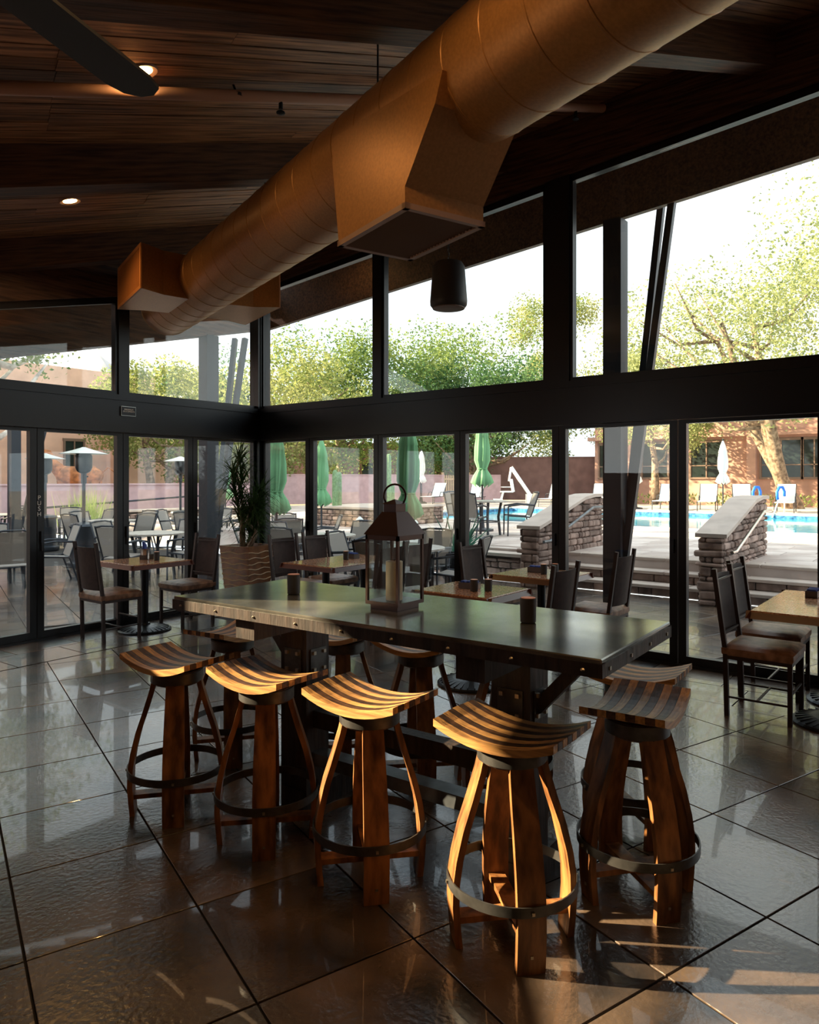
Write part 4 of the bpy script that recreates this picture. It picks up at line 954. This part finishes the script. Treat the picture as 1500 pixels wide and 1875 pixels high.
tree('mesquite_tree', 'broad yellow-green tree left of the pool-side mullion', (25, 29), 7.8, 4.6, .28, n=21000, ls=0.21, lm=0, seed=2, stems=3, low=.22, group=TG)
tree('mesquite_tree', 'tall green tree with two crowns behind the closed umbrellas', (33, 31), 10.6, 4.6, .3, n=21000, ls=0.21, lm=1, seed=5, stems=2, low=.2, group=TG)
tree('mesquite_tree', 'wide olive tree behind the hanging loudspeaker', (38, 27.5), 11.0, 6.5, .35, n=27000, ls=0.21, lm=1, seed=9, stems=3, low=.2, group=TG)
tree('mesquite_tree', 'green tree with pale leaning branches beyond the pool lift', (35.5, 22.3), 8.0, 4.6, .3, n=18000, ls=0.19, lm=2, seed=11, stems=2, low=.3, group=TG)
tree('pine_tree', 'bright yellow-green pine left of the steel post', (46, 22.5), 14.5, 4.2, .3, n=21000, ls=0.17, lm=0, seed=14, low=.1, group=TG)
tree('palo_verde', 'airy pale green tree filling the right-hand window', (32.5, 5.6), 12.5, 5.2, .26, lean=(-1.0, 1.5), n=19500, ls=0.14, lm=3, seed=21, stems=3, low=.33, group=TG)
tree('palo_verde', 'pale green tree at the right edge leaning over the adobe building', (31.5, .5), 11.5, 4.6, .3, lean=(-1.5, 2.0), n=16500, ls=0.14, lm=3, seed=23, stems=2, low=.32, group=TG)
tree('palo_verde', 'small pale tree between the steel post struts', (34.4, 12.0), 8.0, 2.8, .2, n=13500, ls=0.15, lm=3, seed=27, low=.35, group=TG)
tree('mesquite_tree', 'yellow-green tree over the mauve wall at left', (17.0, 26.0), 6.1, 3.1, .2, n=15000, ls=0.15, lm=0, seed=31, stems=2, low=.3, group=TG)
tree('mesquite_tree', 'dark green tree seen through the left transom', (24.2, 34), 8.7, 3.0, .25, n=13500, ls=0.18, lm=2, seed=33, low=.2, group=TG)
tree('white_bark_tree', 'large white-barked tree trunk outside the left doors', (8.4, 24.0), 9.0, 3.6, .42, lean=(.9, .3), n=10500, ls=0.17, lm=1, bark='pale', seed=35, low=.62, group=TG)
tree('white_bark_tree', 'white-barked tree at the far left behind the push door', (6.6, 26.0), 9.0, 3.2, .35, lean=(-.5, .3), n=9000, ls=0.17, lm=1, bark='pale', seed=37, low=.62, group=TG)
# mountain far behind
mb = B(); vs = []; NX, NY = 60, 10
for j in range(NY + 1):
    for i in range(NX + 1):
        x = -100 + 1500 * i / NX; y = 560 + 60 * j; e = math.exp(-((x - 640) / 260) ** 2) * 210 * math.sin(math.pi * min(1, j / NY * .5 + .0)) 
        hgt = e * (.8 + .5 * noise.noise(Vector((x * .02, y * .02, 3)))) + 12 * noise.noise(Vector((x * .05, y * .05, 0)))
        vs.append((x, y, max(-2, hgt)))
mb.add(vs, [(j * (NX + 1) + i, j * (NX + 1) + i + 1, (j + 1) * (NX + 1) + i + 1, (j + 1) * (NX + 1) + i) for j in range(NY) for i in range(NX)])
tag(obj('mountain', mb, MW['rock'], smooth=True), 'pale rocky mountain far behind the left transom windows', 'mountain')
# walls that close the room to the left of and behind the viewer; the opening is made up, sized to shape the low sun beam
def rw(x, y): return roof(x, y) + .62
def vwall(name, a, b_, z0=0, z1=None):
    vs = []; a = Vector((*a, 0)); b2 = Vector((*b_, 0)); nn = (b2 - a).cross(Vector((0, 0, 1))).normalized() * .1
    for p in (a, b2):
        for q in (-1, 1):
            for z in (z0, rw(p.x, p.y) if z1 is None else z1): vs.append((p.x + nn.x * q, p.y + nn.y * q, z))
    return vs, [(0, 1, 3, 2), (4, 6, 7, 5), (0, 4, 5, 1), (2, 3, 7, 6), (0, 2, 6, 4), (1, 5, 7, 3)]
wbk = B()
P0, P1, P2, P3 = (-4.2, 1.12), (-.45, 4.19), (.74, 5.16), (1.86, 7.3)
wbk.add(*vwall('', P0, P1)); wbk.add(*vwall('', P1, P2, 0, 1.74)); wbk.add(*vwall('', P2, (1.45, 5.75))); wbk.add(*vwall('', (1.45, 5.75), P3))
wbk.add(*vwall('', P1, P2, 2.75, None))
struct(obj('wall_side', wbk, MW['adobe']))
struct(obj('wall_back', B().add(*vwall('', (-4.2, -2.2), (6.5, -2.2))).add(*vwall('', (-4.2, -2.2), (-4.2, 1.12))), MW['adobe']))
